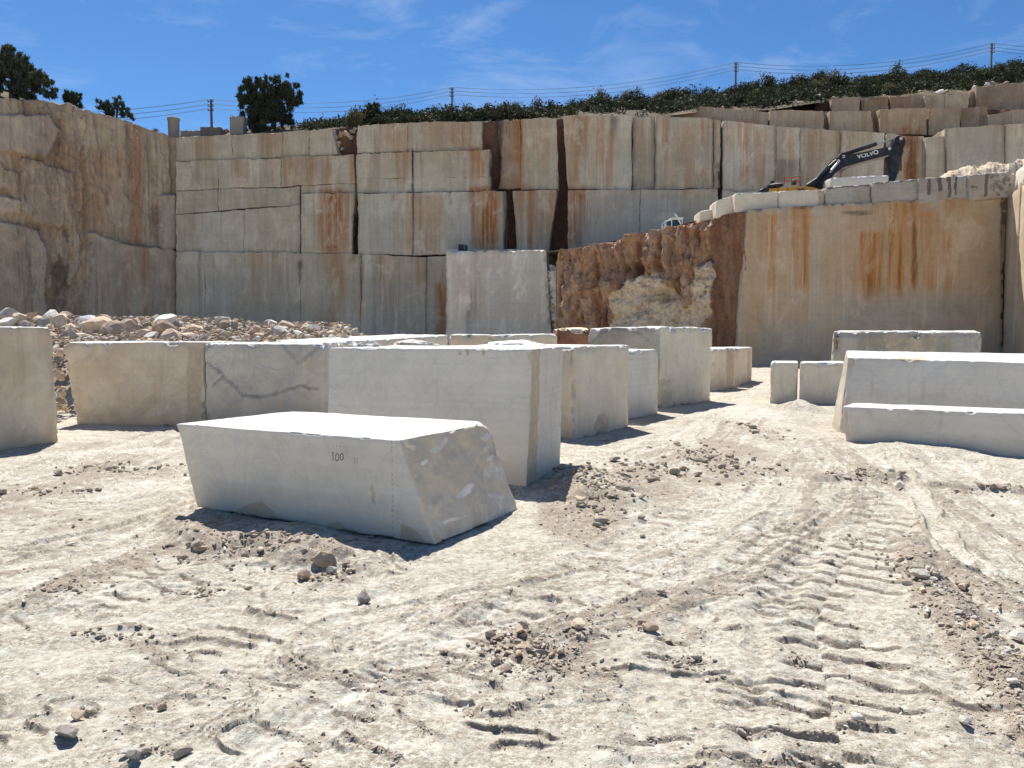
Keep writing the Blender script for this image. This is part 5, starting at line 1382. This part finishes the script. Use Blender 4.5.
# single stones on the quarry floor
FLOOR = [(68, 731, 13, 4, 'grey stone at the lower left, the nearer of two lying close together'), (78, 713, 10, 1, 'tan stone just beyond the grey stone at the lower left'), (363.5, 596, 10, 4, 'grey brown stone alone on the ground below the block marked 100'), (333, 567, 6, 2, 'small cream stone below the middle of the block marked 100'), (577, 626, 9, 1, 'tan stone right of the clod heap in the lower middle'),
         (580, 504, 8, 1, 'pale flat stone in the shadow of the tall white block'), (322, 561, 12, 0, 'brown lump of stone under the front of the block marked 100'), (305, 573, 7, 0, 'dark brown lump left of the small cream stone'), (901, 486, 7, 2, 'white chip of stone beside the flattened strip at the right'), (648, 629, 9, 0, 'brown lump on the ground right of the lower middle'), (1018, 634, 9, 2, 'pale stone beside the earth ridge at the right edge'),
         (991, 640, 7, 2, 'pale flat chip beyond the earth ridge at the right'), (163, 702, 5, 0, 'small brown clod at the lower left, right of the pair of stones'), (224, 671, 5, 4, 'small dark clod left of the centre foreground'), (505, 668, 6, 0, 'brown clod at the left end of the clod heap'), (520, 633, 9, 0, 'larger brown clod on top of the clod heap'), (965, 727, 8, 2, 'pale flat stone at the lower right'), (962, 585, 6, 0, 'brown stone on the earth ridge at the right'),
         (856, 718, 8, 2, 'flat pale chip between the track marks at the lower right'), (135, 757, 10, 4, 'grey chip at the bottom edge on the left')]
for (px, py, hw, mi, lab) in FLOOR:
    g = G(px, py + hw * .45)
    s = hw * g[1] / F * 1.45
    z = gh(g[0], g[1])[0]
    put_rock('stone', rnd.choice(ROCKME[mi]), (g[0], g[1], z + s * .38), s, lab, 'single stones on the quarry floor', rot=(rnd.uniform(-.25, .25), rnd.uniform(-.25, .25), rnd.uniform(0, 6.28)), sc=(1, .9, .9))
# white flakes on the tall white block and clods
for i in range(20):
    px = rnd.uniform(335, 382)
    p = G(px, 346.6 + rnd.uniform(-.8, .3), ZB2)
    put_rock('flake', rnd.choice(ROCKME[3]), (p[0], min(p[1], 9.6), ZB2 + .02), rnd.uniform(.04, .10), 'white flake of stone on the top left of the tall white block', 'white flakes on top of the tall white block', 'stone flake', sc=(1.3, 1, .5))

# loose clods of earth and gravel, densest in the brown patches
N = 130000
cx = np.random.RandomState(5).uniform(-.76, .76, N); cv = np.random.RandomState(6).uniform(0, 1, N)
cpy = 350 + 450 * cv
cy_ = 1229.0 / (cpy - 335); cx_ = cx * cy_
h_, s_, w_ = ground_fields(cx_, cy_)
rs = np.random.RandomState(8)
keep = (rs.uniform(0, 1, N) < (0.035 + 0.50 * np.clip(s_, 0, 1) ** 1.5)) & (cy_ < 16) & ~((s_ > .9) & (cx_ < -5) & (cy_ > 14))
cx_, cy_, h_, s_ = cx_[keep], cy_[keep], h_[keep], s_[keep]
csz = np.exp(rs.normal(-5.25, .58, len(cx_))) * (0.8 + 0.8 * s_)
csz = np.clip(csz, .004, .055)
cpt = np.stack([cx_, cy_, h_ + csz * .25], 1)
scatter_mesh('clods', cpt, csz, ico(0), [M_clod, M_rk[4], M_rk[2]], rs.choice(3, len(cx_), p=[.74, .06, .20]), 9)

# heaps of broken crust where the loader has turned
rs = np.random.RandomState(31)
pts = []; sz = []
for (px, py, rx, ry, n, md) in [(600, 497, 34, 22, 260, .030), (640, 472, 40, 12, 120, .026), (715, 462, 40, 18, 260, .030), (755, 430, 24, 10, 90, .03), (525, 645, 50, 16, 260, .017), (545, 668, 40, 9, 90, .013), (245, 545, 66, 14, 260, .019), (328, 570, 28, 9, 90, .017), (932, 585, 22, 34, 240, .018), (972, 635, 26, 30, 200, .015), (1005, 690, 24, 26, 120, .012),
                               (110, 468, 60, 6, 120, .026), (50, 490, 50, 6, 60, .02), (860, 478, 40, 4, 80, .024), (648, 631, 8, 5, 30, .017), (690, 660, 20, 6, 40, .013), (985, 492, 40, 3, 60, .02), (60, 586, 40, 5, 70, .014), (110, 636, 34, 4, 60, .012), (200, 590, 36, 6, 60, .013), (150, 752, 34, 8, 60, .010), (800, 660, 20, 6, 40, .012), (330, 540, 70, 6, 100, .018), (560, 470, 20, 8, 60, .03)]:
    c_ = G(px, py); e_ = G(px + rx, py); n1_ = G(px, py - ry); n2_ = G(px, py + ry)
    lx_ = c_[0] + rs.normal(0, .55, n) * (e_[0] - c_[0]); ly_ = c_[1] + rs.normal(0, .55, n) * (n1_[1] - n2_[1]) / 2
    s_ = np.clip(np.exp(rs.normal(math.log(md * .82), .6, n)), .005, .11)
    z_ = gh(lx_, ly_)
    pts.append(np.stack([lx_, ly_, z_ + s_ * .3], 1)); sz.append(s_)
pts = np.concatenate(pts); sz = np.concatenate(sz)
scatter_mesh('crust_clods', pts, sz, ICO1, [M_clod, M_rk[2], M_rk[1]], rs.choice(3, len(sz), p=[.80, .10, .10]), 41)

# ------------------------------------------------------------------ vegetation
def leaves(centers, rads, n, size, seed, flat=0.8, up=0.0, asp=.55):
    r = np.random.RandomState(seed)
    w = np.array(rads) ** 2; w = w / w.sum()
    k = r.choice(len(centers), n, p=w)
    c = np.array(centers)[k]; rad = np.array(rads)[k]
    d = r.normal(0, 1, (n, 3)); d /= np.linalg.norm(d, axis=1)[:, None]
    p = c + r.normal(0, 1, (n, 3)) * (rad * .50)[:, None] * np.array([1, 1, flat])
    a = r.normal(0, 1, (n, 3)); a[:, 2] += up; a /= np.linalg.norm(a, axis=1)[:, None]
    b = np.cross(a, r.normal(0, 1, (n, 3))); b /= np.linalg.norm(b, axis=1)[:, None]
    s = size * r.uniform(.6, 1.4, n)
    A = a * s[:, None]; B = b * (s * asp)[:, None]
    V = np.stack([p - A, p + B, p + A, p - B], 1).reshape(-1, 3)
    Q = np.arange(4 * n).reshape(n, 4)
    tint = np.repeat(np.clip(r.uniform(0, 1, n) * .7 + .3 * vn(c[:, 0] * 3, c[:, 1] * 3, c[:, 2] * 3, 5), 0, 1), 4)
    return V, Q, tint
SHRUB = []
for s in range(8):
    r = random.Random(40 + s)
    cs = []; rd = []
    for _ in range(r.randint(7, 11)):
        a = r.uniform(0, 6.28); q_ = r.uniform(0, .75)
        cs.append((math.cos(a) * q_, math.sin(a) * q_, r.uniform(.30, 1.0) * (1 - .45 * q_))); rd.append(r.uniform(.22, .42))
    V, Q, t = leaves(cs, rd, 720, .062, 60 + s, .85, .3)
    crown = mesh('foliage', V, Q, [M_olive if s == 7 else M_shrub], attrs={'tint': t})
    sv_ = []; sf_ = []; o = 0
    for k in range(5):
        c_ = cs[k]
        v, f = path_tube([(0, 0, -.1), (c_[0] * .4, c_[1] * .4, c_[2] * .5), c_], [.035, .025, .01], 4)
        sv_.append(v); sf_.append(f + o); o += len(v)
    SHRUB.append((crown, mesh('stem', np.concatenate(sv_), np.concatenate(sf_), [M_bark])))
def shrub(p, size, kind, label, group):
    o = link('shrub', None, tuple(p))
    o.rotation_euler = (0, 0, rnd.uniform(0, 6.28)); o.scale = (size * rnd.uniform(.9, 1.25), size * rnd.uniform(.9, 1.25), size * rnd.uniform(.8, 1.15))
    tag(o, label, 'shrub', group)
    link('foliage', SHRUB[kind][0], (0, 0, 0), o); link('stem', SHRUB[kind][1], (0, 0, 0), o)
    return o
def zone(px):
    return ('left of the twin pine', 'between twin pine and second utility pole', 'between second and third utility poles', 'between third and fourth utility poles', 'right of the fourth utility pole')[0 if px < 268 else 1 if px < 452 else 2 if px < 736 else 3 if px < 992 else 4]
n_s = 0
while n_s < 292:
    px = rnd.uniform(150, 1075)
    if px < 285 and rnd.random() < .75: continue
    if px < 560 and rnd.random() < .35: continue
    run = 22.0
    if px < 560: v = rnd.uniform(.6, 8)
    elif px < 720: v = rnd.uniform(3.0, 23)
    else: v = rnd.uniform(1.2, 22)
    p = on_hill(px, v)
    sz_ = rnd.choice((.45, .55, .7, .8, .95, 1.25)) * rnd.uniform(.9, 1.1) if px > 330 else rnd.uniform(.4, .75)
    if px > 640 : sz_ *= 1.12
    k = rnd.choices(range(8), (1, 1, 1, 1, 1, 1, 1, 1.8 if px > 330 else 2))[0]
    shrub(p - np.array([0, 0, .12]), sz_, k, ('low ' if sz_ < .72 else 'tall ' if sz_ > 1.15 else '') + ('dry olive brown' if k == 7 else 'dark green') + (' edge bush ' if v < 4 else ' upper slope bush ' if v > 13 else ' rim bush ') + zone(px), 'bushes along the quarry rim')
    n_s += 1
# uncountable scrub filling between the bushes
SV = []; SQ = []; ST_ = []; o = 0
rs = np.random.RandomState(77)
for i in range(1300):
    px = rs.uniform(300, 1090) if i < 900 else rs.uniform(660, 1060)
    v = (rs.uniform(.5, 9) if px < 560 else rs.uniform(.6, 26)) if i < 900 else rs.uniform(.8, 7)
    p = on_hill(px, v)
    V, Q, t = leaves([(0, 0, .2), (.3, .1, .15), (-.25, .2, .2)], [.35, .28, .3], 42, .10, 2000 + i, .7, .4)
    SV.append(V * rs.uniform(.7, 1.5) + p); SQ.append(Q + o); ST_.append(t); o += len(V)
tag(obj('scrub', np.concatenate(SV), np.concatenate(SQ), M_shrub, attrs={'tint': np.concatenate(ST_)}), kind='stuff')
# pale rocks on the slope
for i in range(34):
    px = rnd.uniform(590, 1030)
    p = on_hill(px, rnd.uniform(.3, 3) if px < 760 else rnd.uniform(.2, 2.0))
    put_rock('stone', rnd.choice(ROCKME[rnd.choice((1, 2, 0))]), p, rnd.uniform(.25, .6), 'weathered rock on the scrubby slope above the right terraces', 'weathered rocks on the slope')

def pine(base, h, blobs, label, leafn, size, seed, trunk_r=.18, lean=0.0):
    """blobs: (dx, dz, r) of foliage clumps, metres from the base"""
    r = random.Random(seed)
    t = empty('pine_tree', tuple(base), label, 'tree')
    cs = []; rd = []
    for dx, dz, rr in blobs:
        for _ in range(20):
            cs.append((dx + r.uniform(-1.05, 1.05) * rr, r.uniform(-1, 1) * rr, dz + r.uniform(-.9, 1.1) * rr)); rd.append(rr * r.uniform(.14, .38))
    V, Q, tt = leaves(cs, rd, int(leafn * 1.5), size * 1.0, seed, 1.0, 1.0, .22)
    link('crown', mesh('crown', V, Q, [M_pine], attrs={'tint': tt}), (0, 0, 0), t)
    v, f = path_tube([(0, 0, -.6), (lean * .3, 0, h * .3), (lean * .7, .1, h * .6), (lean, 0, h * .9)], [trunk_r, trunk_r * .8, trunk_r * .5, trunk_r * .15], 8)
    link('trunk', mesh('trunk', v, f, [M_bark]), (0, 0, 0), t)
    bv_ = []; bf_ = []; o = 0
    for dx, dz, rr in blobs:
        z0 = min(dz * .75, h * .7)
        v, f = path_tube([(lean * z0 / h, 0, z0), (dx * .6, .1, dz * .92), (dx, 0, dz + .2 * rr)], [trunk_r * .45, trunk_r * .28, .03], 5)
        bv_.append(v); bf_.append(f + o); o += len(v)
    link('limbs', mesh('limbs', np.concatenate(bv_), np.concatenate(bf_), [M_bark]), (0, 0, 0), t)
    return t
def px_blobs(lst, bx, by, Y):
    m = Y / F
    return [((x - bx) * m, (by - y) * m, r * m) for x, y, r in lst]
def hill_base(px, Y0):
    # ground point of the plateau seen at this column, about Y0 metres off
    best = None
    for v in np.linspace(.3, 30, 120):
        p = on_hill(px, v)
        if best is None or abs(p[1] - Y0) < abs(best[1] - Y0): best = p
    return best
def pine_at(px, Y, by, blobs, label, leafn, size, seed, tr, lean=0.0):
    p = atY(px, by, Y)
    return pine(p, (by - min(b[1] - b[2] for b in blobs)) * Y / F, px_blobs(blobs, px, by, Y), label, leafn, size, seed, tr, lean)
pine_at(12, 53.5, 104, [(4, 66, 9), (12, 60, 8), (14, 72, 10), (24, 72, 9), (2, 80, 10), (14, 84, 12), (30, 82, 9), (40, 86, 8), (22, 92, 9), (-6, 72, 9), (11, 54, 5), (48, 92, 6), (47, 83, 4), (-12, 88, 10)], 'large dark pine at the top left corner of the quarry', 15000, .17, 11, .25, .3)
pine_at(72, 54.5, 106, [(70, 96, 4.5), (76, 98, 4), (68, 101, 4), (75, 103, 5)], 'small round bush like pine, right of the large left one', 1100, .15, 12, .08)
pine_at(117, 57, 122, [(104, 106, 4.5), (112, 110, 5), (118, 102, 3.5), (120, 108, 4.5), (126, 113, 4.5), (110, 116, 4), (131, 117, 3)], 'sparse young pine at the rim, halfway between the left pines and the stone pillar', 1500, .15, 13, .08)
pine_at(263, 62, 136, [(252, 88, 6), (247, 97, 7), (262, 86, 5), (258, 96, 9), (268, 98, 9), (255, 108, 9), (243, 103, 4), (264, 112, 11), (252, 120, 9), (266, 124, 10), (240, 124, 6), (281, 90, 9), (292, 95, 8), (285, 104, 10), (297, 102, 5), (279, 114, 9), (286, 120, 7)], 'big twin crowned pine beside the masonry pillar on the rim', 18000, .16, 14, .3, .2)
pine_at(372, 62, 126, [(370, 112, 6), (375, 110, 5), (372, 117, 7), (366, 119, 5), (378, 118, 5)], 'round dark evergreen standing above the bushes on the rim', 1900, .14, 15, .1)

# ------------------------------------------------------------------ masonry on the rim
def masonry(px0, px1, yt, yb, Y, dep, label, mat, cat, name, seed, taper=0.0, parts=True):
    p = [atY(px0, yb, Y), atY(px1, yb, Y), atY(px1 - taper, yt, Y), atY(px0 + taper, yt, Y)]
    off = np.array([0, dep, 0]); c = np.zeros((2, 2, 2, 3))
    c[0, 0, 0], c[1, 0, 0], c[1, 0, 1], c[0, 0, 1] = p
    c[0, 1] = c[0, 0] + off; c[1, 1] = c[1, 0] + off
    P, Q, FI = hexa(c, .12, .03, 1.5, .08, seed)
    cen = P.mean(0); cen[2] = P[:, 2].min()
    return tag(obj(name, P, Q, mat, None, loc=tuple(cen), smooth=True), label, cat)
t = empty('masonry_pillar', tuple(atY(174, 138, 60)), 'round topped masonry pillar on the rim, left of the first utility pole', 'pillar')
v = []; f = []; o = 0
bp = atY(174, 139, 60); rr_ = 5.3 * 60 / F; hh_ = 17 * 60 / F
ring = [(0, 1.0), (.3, .98), (.62, 1.0), (.82, 1.02), (.86, 1.12), (.94, 1.1), (.98, .9), (1.0, .55)]
VV2 = []
for (tz, rk) in ring:
    for a in range(20):
        th = a * 2 * math.pi / 20
        VV2.append((bp[0] + math.cos(th) * rr_ * rk, bp[1] + math.sin(th) * rr_ * rk, bp[2] + tz * hh_ * 1.24))
VV2 = np.array(VV2); n = 20
qs = []
for k in range(len(ring) - 1):
    for a in range(n):
        qs.append((k * n + a, k * n + (a + 1) % n, (k + 1) * n + (a + 1) % n, (k + 1) * n + a))
top_ = np.array([list(range((len(ring) - 1) * n, len(ring) * n))])
obj('shaft', VV2[:5 * n], np.array(qs[:4 * n]), M_conc, t); obj('cap', VV2, [np.array(qs[4 * n:]), top_], M_conc, t)
masonry(180, 202, 130, 139, 60.5, .5, 'low rendered wall joining the round pillar and the dark box', M_conc, 'wall', 'low_wall', 911)
masonry(200, 220.5, 126.5, 139, 59.8, 1.4, 'dark masonry box on the rim at the foot of the first utility pole', M_concd, 'masonry box', 'masonry_box', 912)
masonry(230, 243, 115.8, 139, 60.2, .9, 'square masonry pillar half hidden by the twin pine', M_conc, 'pillar', 'masonry_pillar', 913, -.8)

# ------------------------------------------------------------------ utility poles and wires
POLES = [(-60, 112, 74, 17.0), (211, 99.5, 75, 17.0), (452, 87.5, 95, 22.0), (736, 62.5, 95, 26.0), (992, 43.5, 95, 27.0), (1250, 33, 97, 29.0)]
NAMES = ['', 'first utility pole from the left, standing behind the dark masonry box', 'second utility pole from the left, above the bushes, with a stay wire', 'third utility pole from the left, above the scrub slope', 'fourth utility pole from the left, near the right edge', '']
tops = []
for i, (px, py, Y, zb) in enumerate(POLES):
    tpt = atY(px, py, Y)
    tops.append(tpt)
    if not NAMES[i]: continue
    o = empty('utility_pole', (tpt[0], tpt[1], zb), NAMES[i], 'utility pole', 'utility poles along the rim')
    v, f = tube((tpt[0], tpt[1], zb), tuple(tpt), .15, .10, 10)
    obj('pole', v, f, M_pole, o)
    for k in range(3):
        z = tpt[2] - .25 - .42 * k
        v, f = prism([(tpt[0] - .28, tpt[1] - .20, z - .035), (tpt[0] + .28, tpt[1] - .20, z - .035), (tpt[0] + .28, tpt[1] - .20, z + .035), (tpt[0] - .28, tpt[1] - .20, z + .035)], (0, .09, 0))
        ca = obj('crossarm', v, f, M_pole, o)
        for sx in (-.23, .23):
            v, f = tube((tpt[0] + sx, tpt[1] - .155, z + .052), (tpt[0] + sx, tpt[1] - .155, z + .20), .05, .035, 6)
            obj('insulator', v, f, M_insul, o)
    if i == 2:
        v, f = tube((tpt[0] + .1, tpt[1], tpt[2] - 1.2), (tpt[0] + 3.0, tpt[1] - .5, zb), .025, .025, 4)
        obj('stay_wire', v, f, M_wire, o)
for i in range(len(tops) - 1):
    a, b = tops[i], tops[i + 1]
    mid = (a + b) / 2
    wv = ('left of the first utility pole', 'between the first and second utility poles', 'between the second and third utility poles', 'between the third and fourth utility poles', 'right of the fourth utility pole')[i]
    root = empty('power_line', tuple(mid), 'bundle of thin overhead wires ' + wv, 'power line', 'overhead wires on the rim')
    for k in range(3):
        for sx in (-.23, .23):
            A_ = a + np.array([sx, -.155, -.03 - .42 * k]); B_ = b + np.array([sx, -.155, -.03 - .42 * k])
            L_ = np.linalg.norm(b - a)
            sag = {0: .7, 1: 1.0, 2: 1.35, 3: 1.35, 4: 1.35}[i]
            pts = []
            for tt in np.linspace(0, 1, 17):
                p = A_ * (1 - tt) + B_ * tt
                p[2] -= 4 * sag * tt * (1 - tt) + (0.05 * k * math.sin(tt * 3.14))
                pts.append(p)
            v, f = path_tube(pts, [.012] * 17, 4)
            obj('wire', v, f, M_wire, root)

# ------------------------------------------------------------------ excavator
YE = 45.5
def ex(px, py, dy=0.0):
    return atY(px, py, YE + dy)
zf_ = 8.62
exc = empty('excavator', (ex(800, 190)[0], YE, zf_), 'yellow and dark excavator with raised boom behind the rim blocks', 'excavator')
def ex_prism(name, poly, dy, w, mat, parent=exc, bevel=True):
    p = [ex(a, b, dy) for a, b in poly]
    # outline given clockwise on the picture -> front facing
    v, f = prism(p, (0, w, 0))
    o = obj(name, v, f, mat, parent)
    m = o.modifiers.new('bevel', 'BEVEL'); m.width = .03; m.segments = 2; m.limit_method = 'ANGLE'
    return o
xb0, xb1 = ex(769, 190)[0], ex(824, 190)[0]
# crawler tracks with rollers
for dy in (-1.55, .95):
    n = 28; V0 = []
    cx0, cx1 = xb0 + .2, xb1 + 1.0; rz = .45
    for k in range(n):
        t_ = k / n * 2 * math.pi
        s = 1 if math.cos(t_) > 0 else -1
        V0.append(((cx1 if s > 0 else cx0) + math.cos(t_) * rz, YE + dy, zf_ + rz + math.sin(t_) * rz))
    v, f = prism(V0, (0, .6, 0))
    tr = obj('track', v, f, M_blk, exc)
    for q_ in np.linspace(cx0, cx1, 5):
        v, f = tube((q_, YE + dy - .03, zf_ + .42), (q_, YE + dy + .63, zf_ + .42), .26, .26, 12)
        obj('roller', v, f, M_steel, tr)
v, f = prism([(xb0 + 1.0, YE - .9, zf_ + .5), (xb1 - .4, YE - .9, zf_ + .5), (xb1 - .4, YE - .9, zf_ + 1.1), (xb0 + 1.0, YE - .9, zf_ + 1.1)], (0, 1.8, 0))
obj('undercarriage', v, f, M_blk, exc)
house = ex_prism('house', [(769, 202), (822, 200), (822, 190), (815, 187.6), (806, 186.2), (790, 187), (769, 189)], -1.35, 2.6, M_yel)
ex_prism('counterweight', [(760, 200), (769, 201), (769, 187.5), (763, 188.2), (760, 190)], -1.3, 2.5, M_navy)
ex_prism('engine_hood', [(767, 187.5), (784, 186), (783.5, 183.6), (777, 182.1), (769, 183.6)], -.6, 1.6, M_navy)
ex_prism('hood_stripe', [(768.5, 184.9), (783, 183.2), (776, 182.6)], -.68, .05, M_letter)
ex_prism('exhaust', [(792.5, 184.6), (796.8, 184.4), (796.8, 180.4), (795.5, 179.2), (793, 180.6)], -.2, .25, M_blk)
ex_prism('lamp_box', [(771.5, 182.6), (774.5, 182.6), (774.5, 180.2), (771.5, 180.4)], -.1, .25, M_blk)
for (a, b) in (((784, 178.2), (800, 176.8)), ((785, 181.6), (799, 180.3)), ((784.3, 184.6), (784.3, 177.4)), ((799.6, 184), (799.6, 176.2)), ((791.5, 184), (791.5, 177.5))):
    v, f = tube(tuple(ex(*a, .6)), tuple(ex(*b, .6)), .028, .028, 6)
    obj('handrail', v, f, M_orange, exc)
# cab on the far side, low behind the boom foot
ex_prism('cab', [(808, 200), (822, 199), (822, 190), (819, 187.5), (809, 187.8)], .25, 1.1, M_yel)
boom = ex_prism('boom', [(806, 190.5), (811, 190), (826, 187), (836, 172), (845, 166.5), (862, 161.5), (889, 154.8), (890, 146.2), (868, 151), (846, 155), (838, 157.5), (828, 166), (818, 177), (807, 184)], -.36, .72, M_navy)
# lighter underside plate of the boom
ex_prism('boom_plate', [(836, 173.4), (845, 167.8), (862, 162.8), (889, 156), (889, 154.9), (862, 161.6), (845, 166.6), (836, 172.2)], -.34, .68, M_conc)
for dy in (-.62, .42):
    v, f = tube(tuple(ex(818, 188, dy + .1)), tuple(ex(829, 173, dy + .1)), .12, .12, 10)
    cy = obj('boom_cylinder', v, f, M_navy, exc)
    v, f = tube(tuple(ex(829, 173, dy + .1)), tuple(ex(838, 162.5, dy + .1)), .065, .065, 8)
    obj('piston_rod', v, f, M_steel, cy)
v, f = tube(tuple(ex(843, 154.5, 0)), tuple(ex(876, 143.8, 0)), .13, .13, 10)
cy = obj('stick_cylinder', v, f, M_blk, exc)
v, f = tube(tuple(ex(876, 143.8, 0)), tuple(ex(893, 139.5, 0)), .06, .06, 8)
obj('piston_rod', v, f, M_steel, cy)
ex_prism('cylinder_bracket', [(838, 158), (847, 155.6), (845, 152.5), (841, 153)], -.2, .4, M_navy)
ex_prism('stick', [(888.5, 190), (893.5, 190), (898, 170), (900.5, 158), (906, 142), (905, 137.5), (900, 135.4), (896, 136.5), (891.5, 146), (888.5, 152), (889.5, 160)], -.25, .5, M_navy)
ex_prism('bucket_cylinder', [(895, 178), (896.8, 178), (904, 150), (902, 149.5)], -.12, .24, M_blk)
ex_prism('bucket', [(884, 200), (896, 199), (897.5, 192), (894, 187.5), (888, 187.5), (884, 193)], -.6, 1.2, M_blk)
o0 = ex(857.6, 158.8, -.385); o1 = ex(877.5, 153.9, -.385); o2 = o0 + np.array([0, 0, 1.0])
text_mesh('lettering', 'VOLVO', o0, tuple(o1 - o0), tuple(o2 - o0), .33, M_letter, exc, sx=1.14, bold=.008)

# hoses along the boom, house grooves and latches, pins
for pts_ in ([(815, 181, -.40), (824, 170, -.44), (833, 159.5, -.44), (842, 156.8, -.44), (856, 154.6, -.44), (872, 151.4, -.44)], [(890, 149, -.3), (894, 142, -.42), (900, 141, -.40), (902, 150, -.32)], [(812, 186, -.38), (819, 177.5, -.42), (829, 166.5, -.42)]):
    P_ = [ex(a, b, c_) for a, b, c_ in pts_]
    v, f = path_tube([tuple(p) for p in P_], [.035] * len(P_), 6)
    obj('hose', v, f, M_blk, exc)
for a, b in ((843.5, 156.5), (889.5, 148.5), (901, 138.5), (838.5, 161), (892, 186.5)):
    v, f = tube(tuple(ex(a, b, -.45)), tuple(ex(a, b, -.30)), .09, .09, 10)
    obj('pin', v, f, M_steel, exc)
for a in (778, 787, 797, 806):
    ex_prism('panel_gap', [(a, 196), (a + .5, 196), (a + .5, 187.2), (a, 187.2)], -1.37, .03, M_blk)
ex_prism('vent_grille', [(798.5, 191), (804.5, 191), (804.5, 188.2), (798.5, 188.3)], -1.375, .03, M_blk)

# ------------------------------------------------------------------ small machine on the bench, generator
YM = 47.5
def mx(px, py, dy=0.0):
    p = atY(px, py, YM); p[1] = YM + dy; return p
zb_ = mx(668, 238)[2]
mach = empty('quarry_machine', (mx(668, 230)[0], YM, zb_), 'small quarry machine with a white tubular cab frame on the bench above the red rock', 'machine')
def mx_prism(name, poly, dy, w, mat, par=None):
    v, f = prism([mx(a, b, dy) for a, b in poly], (0, w, 0))
    o = obj(name, v, f, mat, par or mach)
    m = o.modifiers.new('bevel', 'BEVEL'); m.width = .02; m.segments = 2; m.limit_method = 'ANGLE'
    return o
mx_prism('chassis', [(658, 244), (684, 242), (684, 231), (658, 233)], -.5, 1.3, M_wht)
mx_prism('windscreen', [(671, 231), (680, 230.6), (680.3, 220.6), (671, 220.4)], -.3, .06, M_glass)
mx_prism('side_window', [(665.5, 231.5), (670, 231.2), (670, 221), (666.4, 222)], -.3, .06, M_glass)
for k, (a, b) in enumerate([((670.5, 232), (670.5, 219.5)), ((664, 222), (663.2, 232)), ((664, 222), (669, 219.5)), ((669, 219.5), (681.5, 219.2)), ((681, 219.4), (681, 230)), ((664.5, 225), (667, 232))]):
    for dy in (-.36, .55):
        v, f = tube(tuple(mx(*a, dy)), tuple(mx(*b, dy)), .03, .03, 6)
        obj('frame_tube', v, f, M_wht, mach)
mx_prism('cab_roof', [(668, 219.8), (682, 219.6), (682, 218.6), (669, 218.8)], -.45, 1.1, M_wht)
v, f = tube(tuple(mx(682, 230.5, -.55)), tuple(mx(673.2, 215.2, -.55)), .06, .05, 8)
obj('slanting_pole', v, f, M_wht, mach)
mx_prism('hood', [(659, 233), (666, 232), (666, 228.5), (661, 229.5)], -.4, .9, M_conc)

YG = 51.0
gp = atY(463, 250, YG)
gen = empty('generator', (gp[0], YG, gp[2]), 'small dark teal generator box on top of the pale bench', 'generator')
def gx_box(name, px0, px1, y0, y1, dy, w, mat):
    a = atY(px0, y1, YG); b = atY(px1, y0, YG)
    P, Q, FI = hexa(box(a[0], b[0], YG + dy, YG + dy + w, a[2], b[2]), .2, 0, 1, .02, 5)
    return obj(name, P, Q, mat, gen)
gx_box('housing', 458.2, 463.4, 244.3, 250.2, 0, .7, M_blk)
gx_box('tank', 464.2, 467.4, 244.6, 250.2, 0, .6, M_teal)
gx_box('frame_rail', 457.6, 468, 250.2, 250.9, -.05, .8, M_blk)
gx_box('exhaust_stub', 459.8, 460.6, 240.8, 244.3, .2, .1, M_steel)
# pale waste tipped at the right end of the bench
hp = np.linspace(938, 1050, 60); hvv = np.linspace(-1, 1, 24)
ht = np.interp(hp, [938, 948, 965, 982, 1000, 1024, 1050], [178, 173, 169.5, 165.5, 163, 161, 160])
V = []
for a, t in zip(hp, ht):
    top_ = atY(a, t, 43.2); z0_ = 8.7
    for b in hvv:
        V.append((top_[0], 43.2 + b * 1.9, z0_ + (top_[2] - z0_) * (1 - abs(b) ** 1.7)))
V = np.array(V)
lw_ = V[:, 0] + .2 * (fbm(V[:, 0] * 2, V[:, 1] * 2, None, 3, 981) - .5)
V[:, 2] += .22 * facets(lw_ / .9, V[:, 1] / .7, 982, .9) + .10 * facets(lw_ / .3, V[:, 1] / .3, 983, .9)
idx = np.arange(len(V)).reshape(60, 24)
q = np.stack([idx[:-1, :-1], idx[1:, :-1], idx[1:, 1:], idx[:-1, 1:]], -1).reshape(-1, 4)
tag(obj('stone_heap', V, q, M_rk[1], None, loc=(24.5, 43.2, 8.7)), 'pale heap of quarry waste behind the right end of the rim row', 'stone heap')
pts = []; sz = []; ms = []
for i in range(150):
    k = rnd.randrange(len(V)); p = V[k]
    pts.append(p + np.array([rnd.uniform(-.1, .1), rnd.uniform(-.1, .1), .02])); sz.append(rnd.uniform(.05, .16)); ms.append(rnd.choices(range(5), (5, 45, 38, 7, 5))[0])
scatter_mesh('waste_stone', pts, sz, ICO1, M_rk, ms, 21)
# debris in the notch at the top of the back wall
for i in range(14):
    p = P_BACK.at(rnd.uniform(334, 355), rnd.uniform(127, 151), rnd.uniform(-.75, -.35))
    put_rock('stone', rnd.choice(ROCKME[rnd.choice((0, 0, 4))]), p, rnd.uniform(.2, .45), 'brown stone stuck in the dark notch at the top of the back wall', 'stones in the notch of the back wall')
# stones lying at the foot of the rim blocks
for px, py in ((843, 206.5), (857, 205.5), (884, 205), (902, 203), (952, 199), (984, 197)):
    p = P_RIGHT.at(px, py, -.12)
    put_rock('stone', rnd.choice(ROCKME[rnd.choice((2, 1))]), p, rnd.uniform(.10, .18), 'small pale stone wedged under the rim blocks', 'stones wedged under the rim blocks')
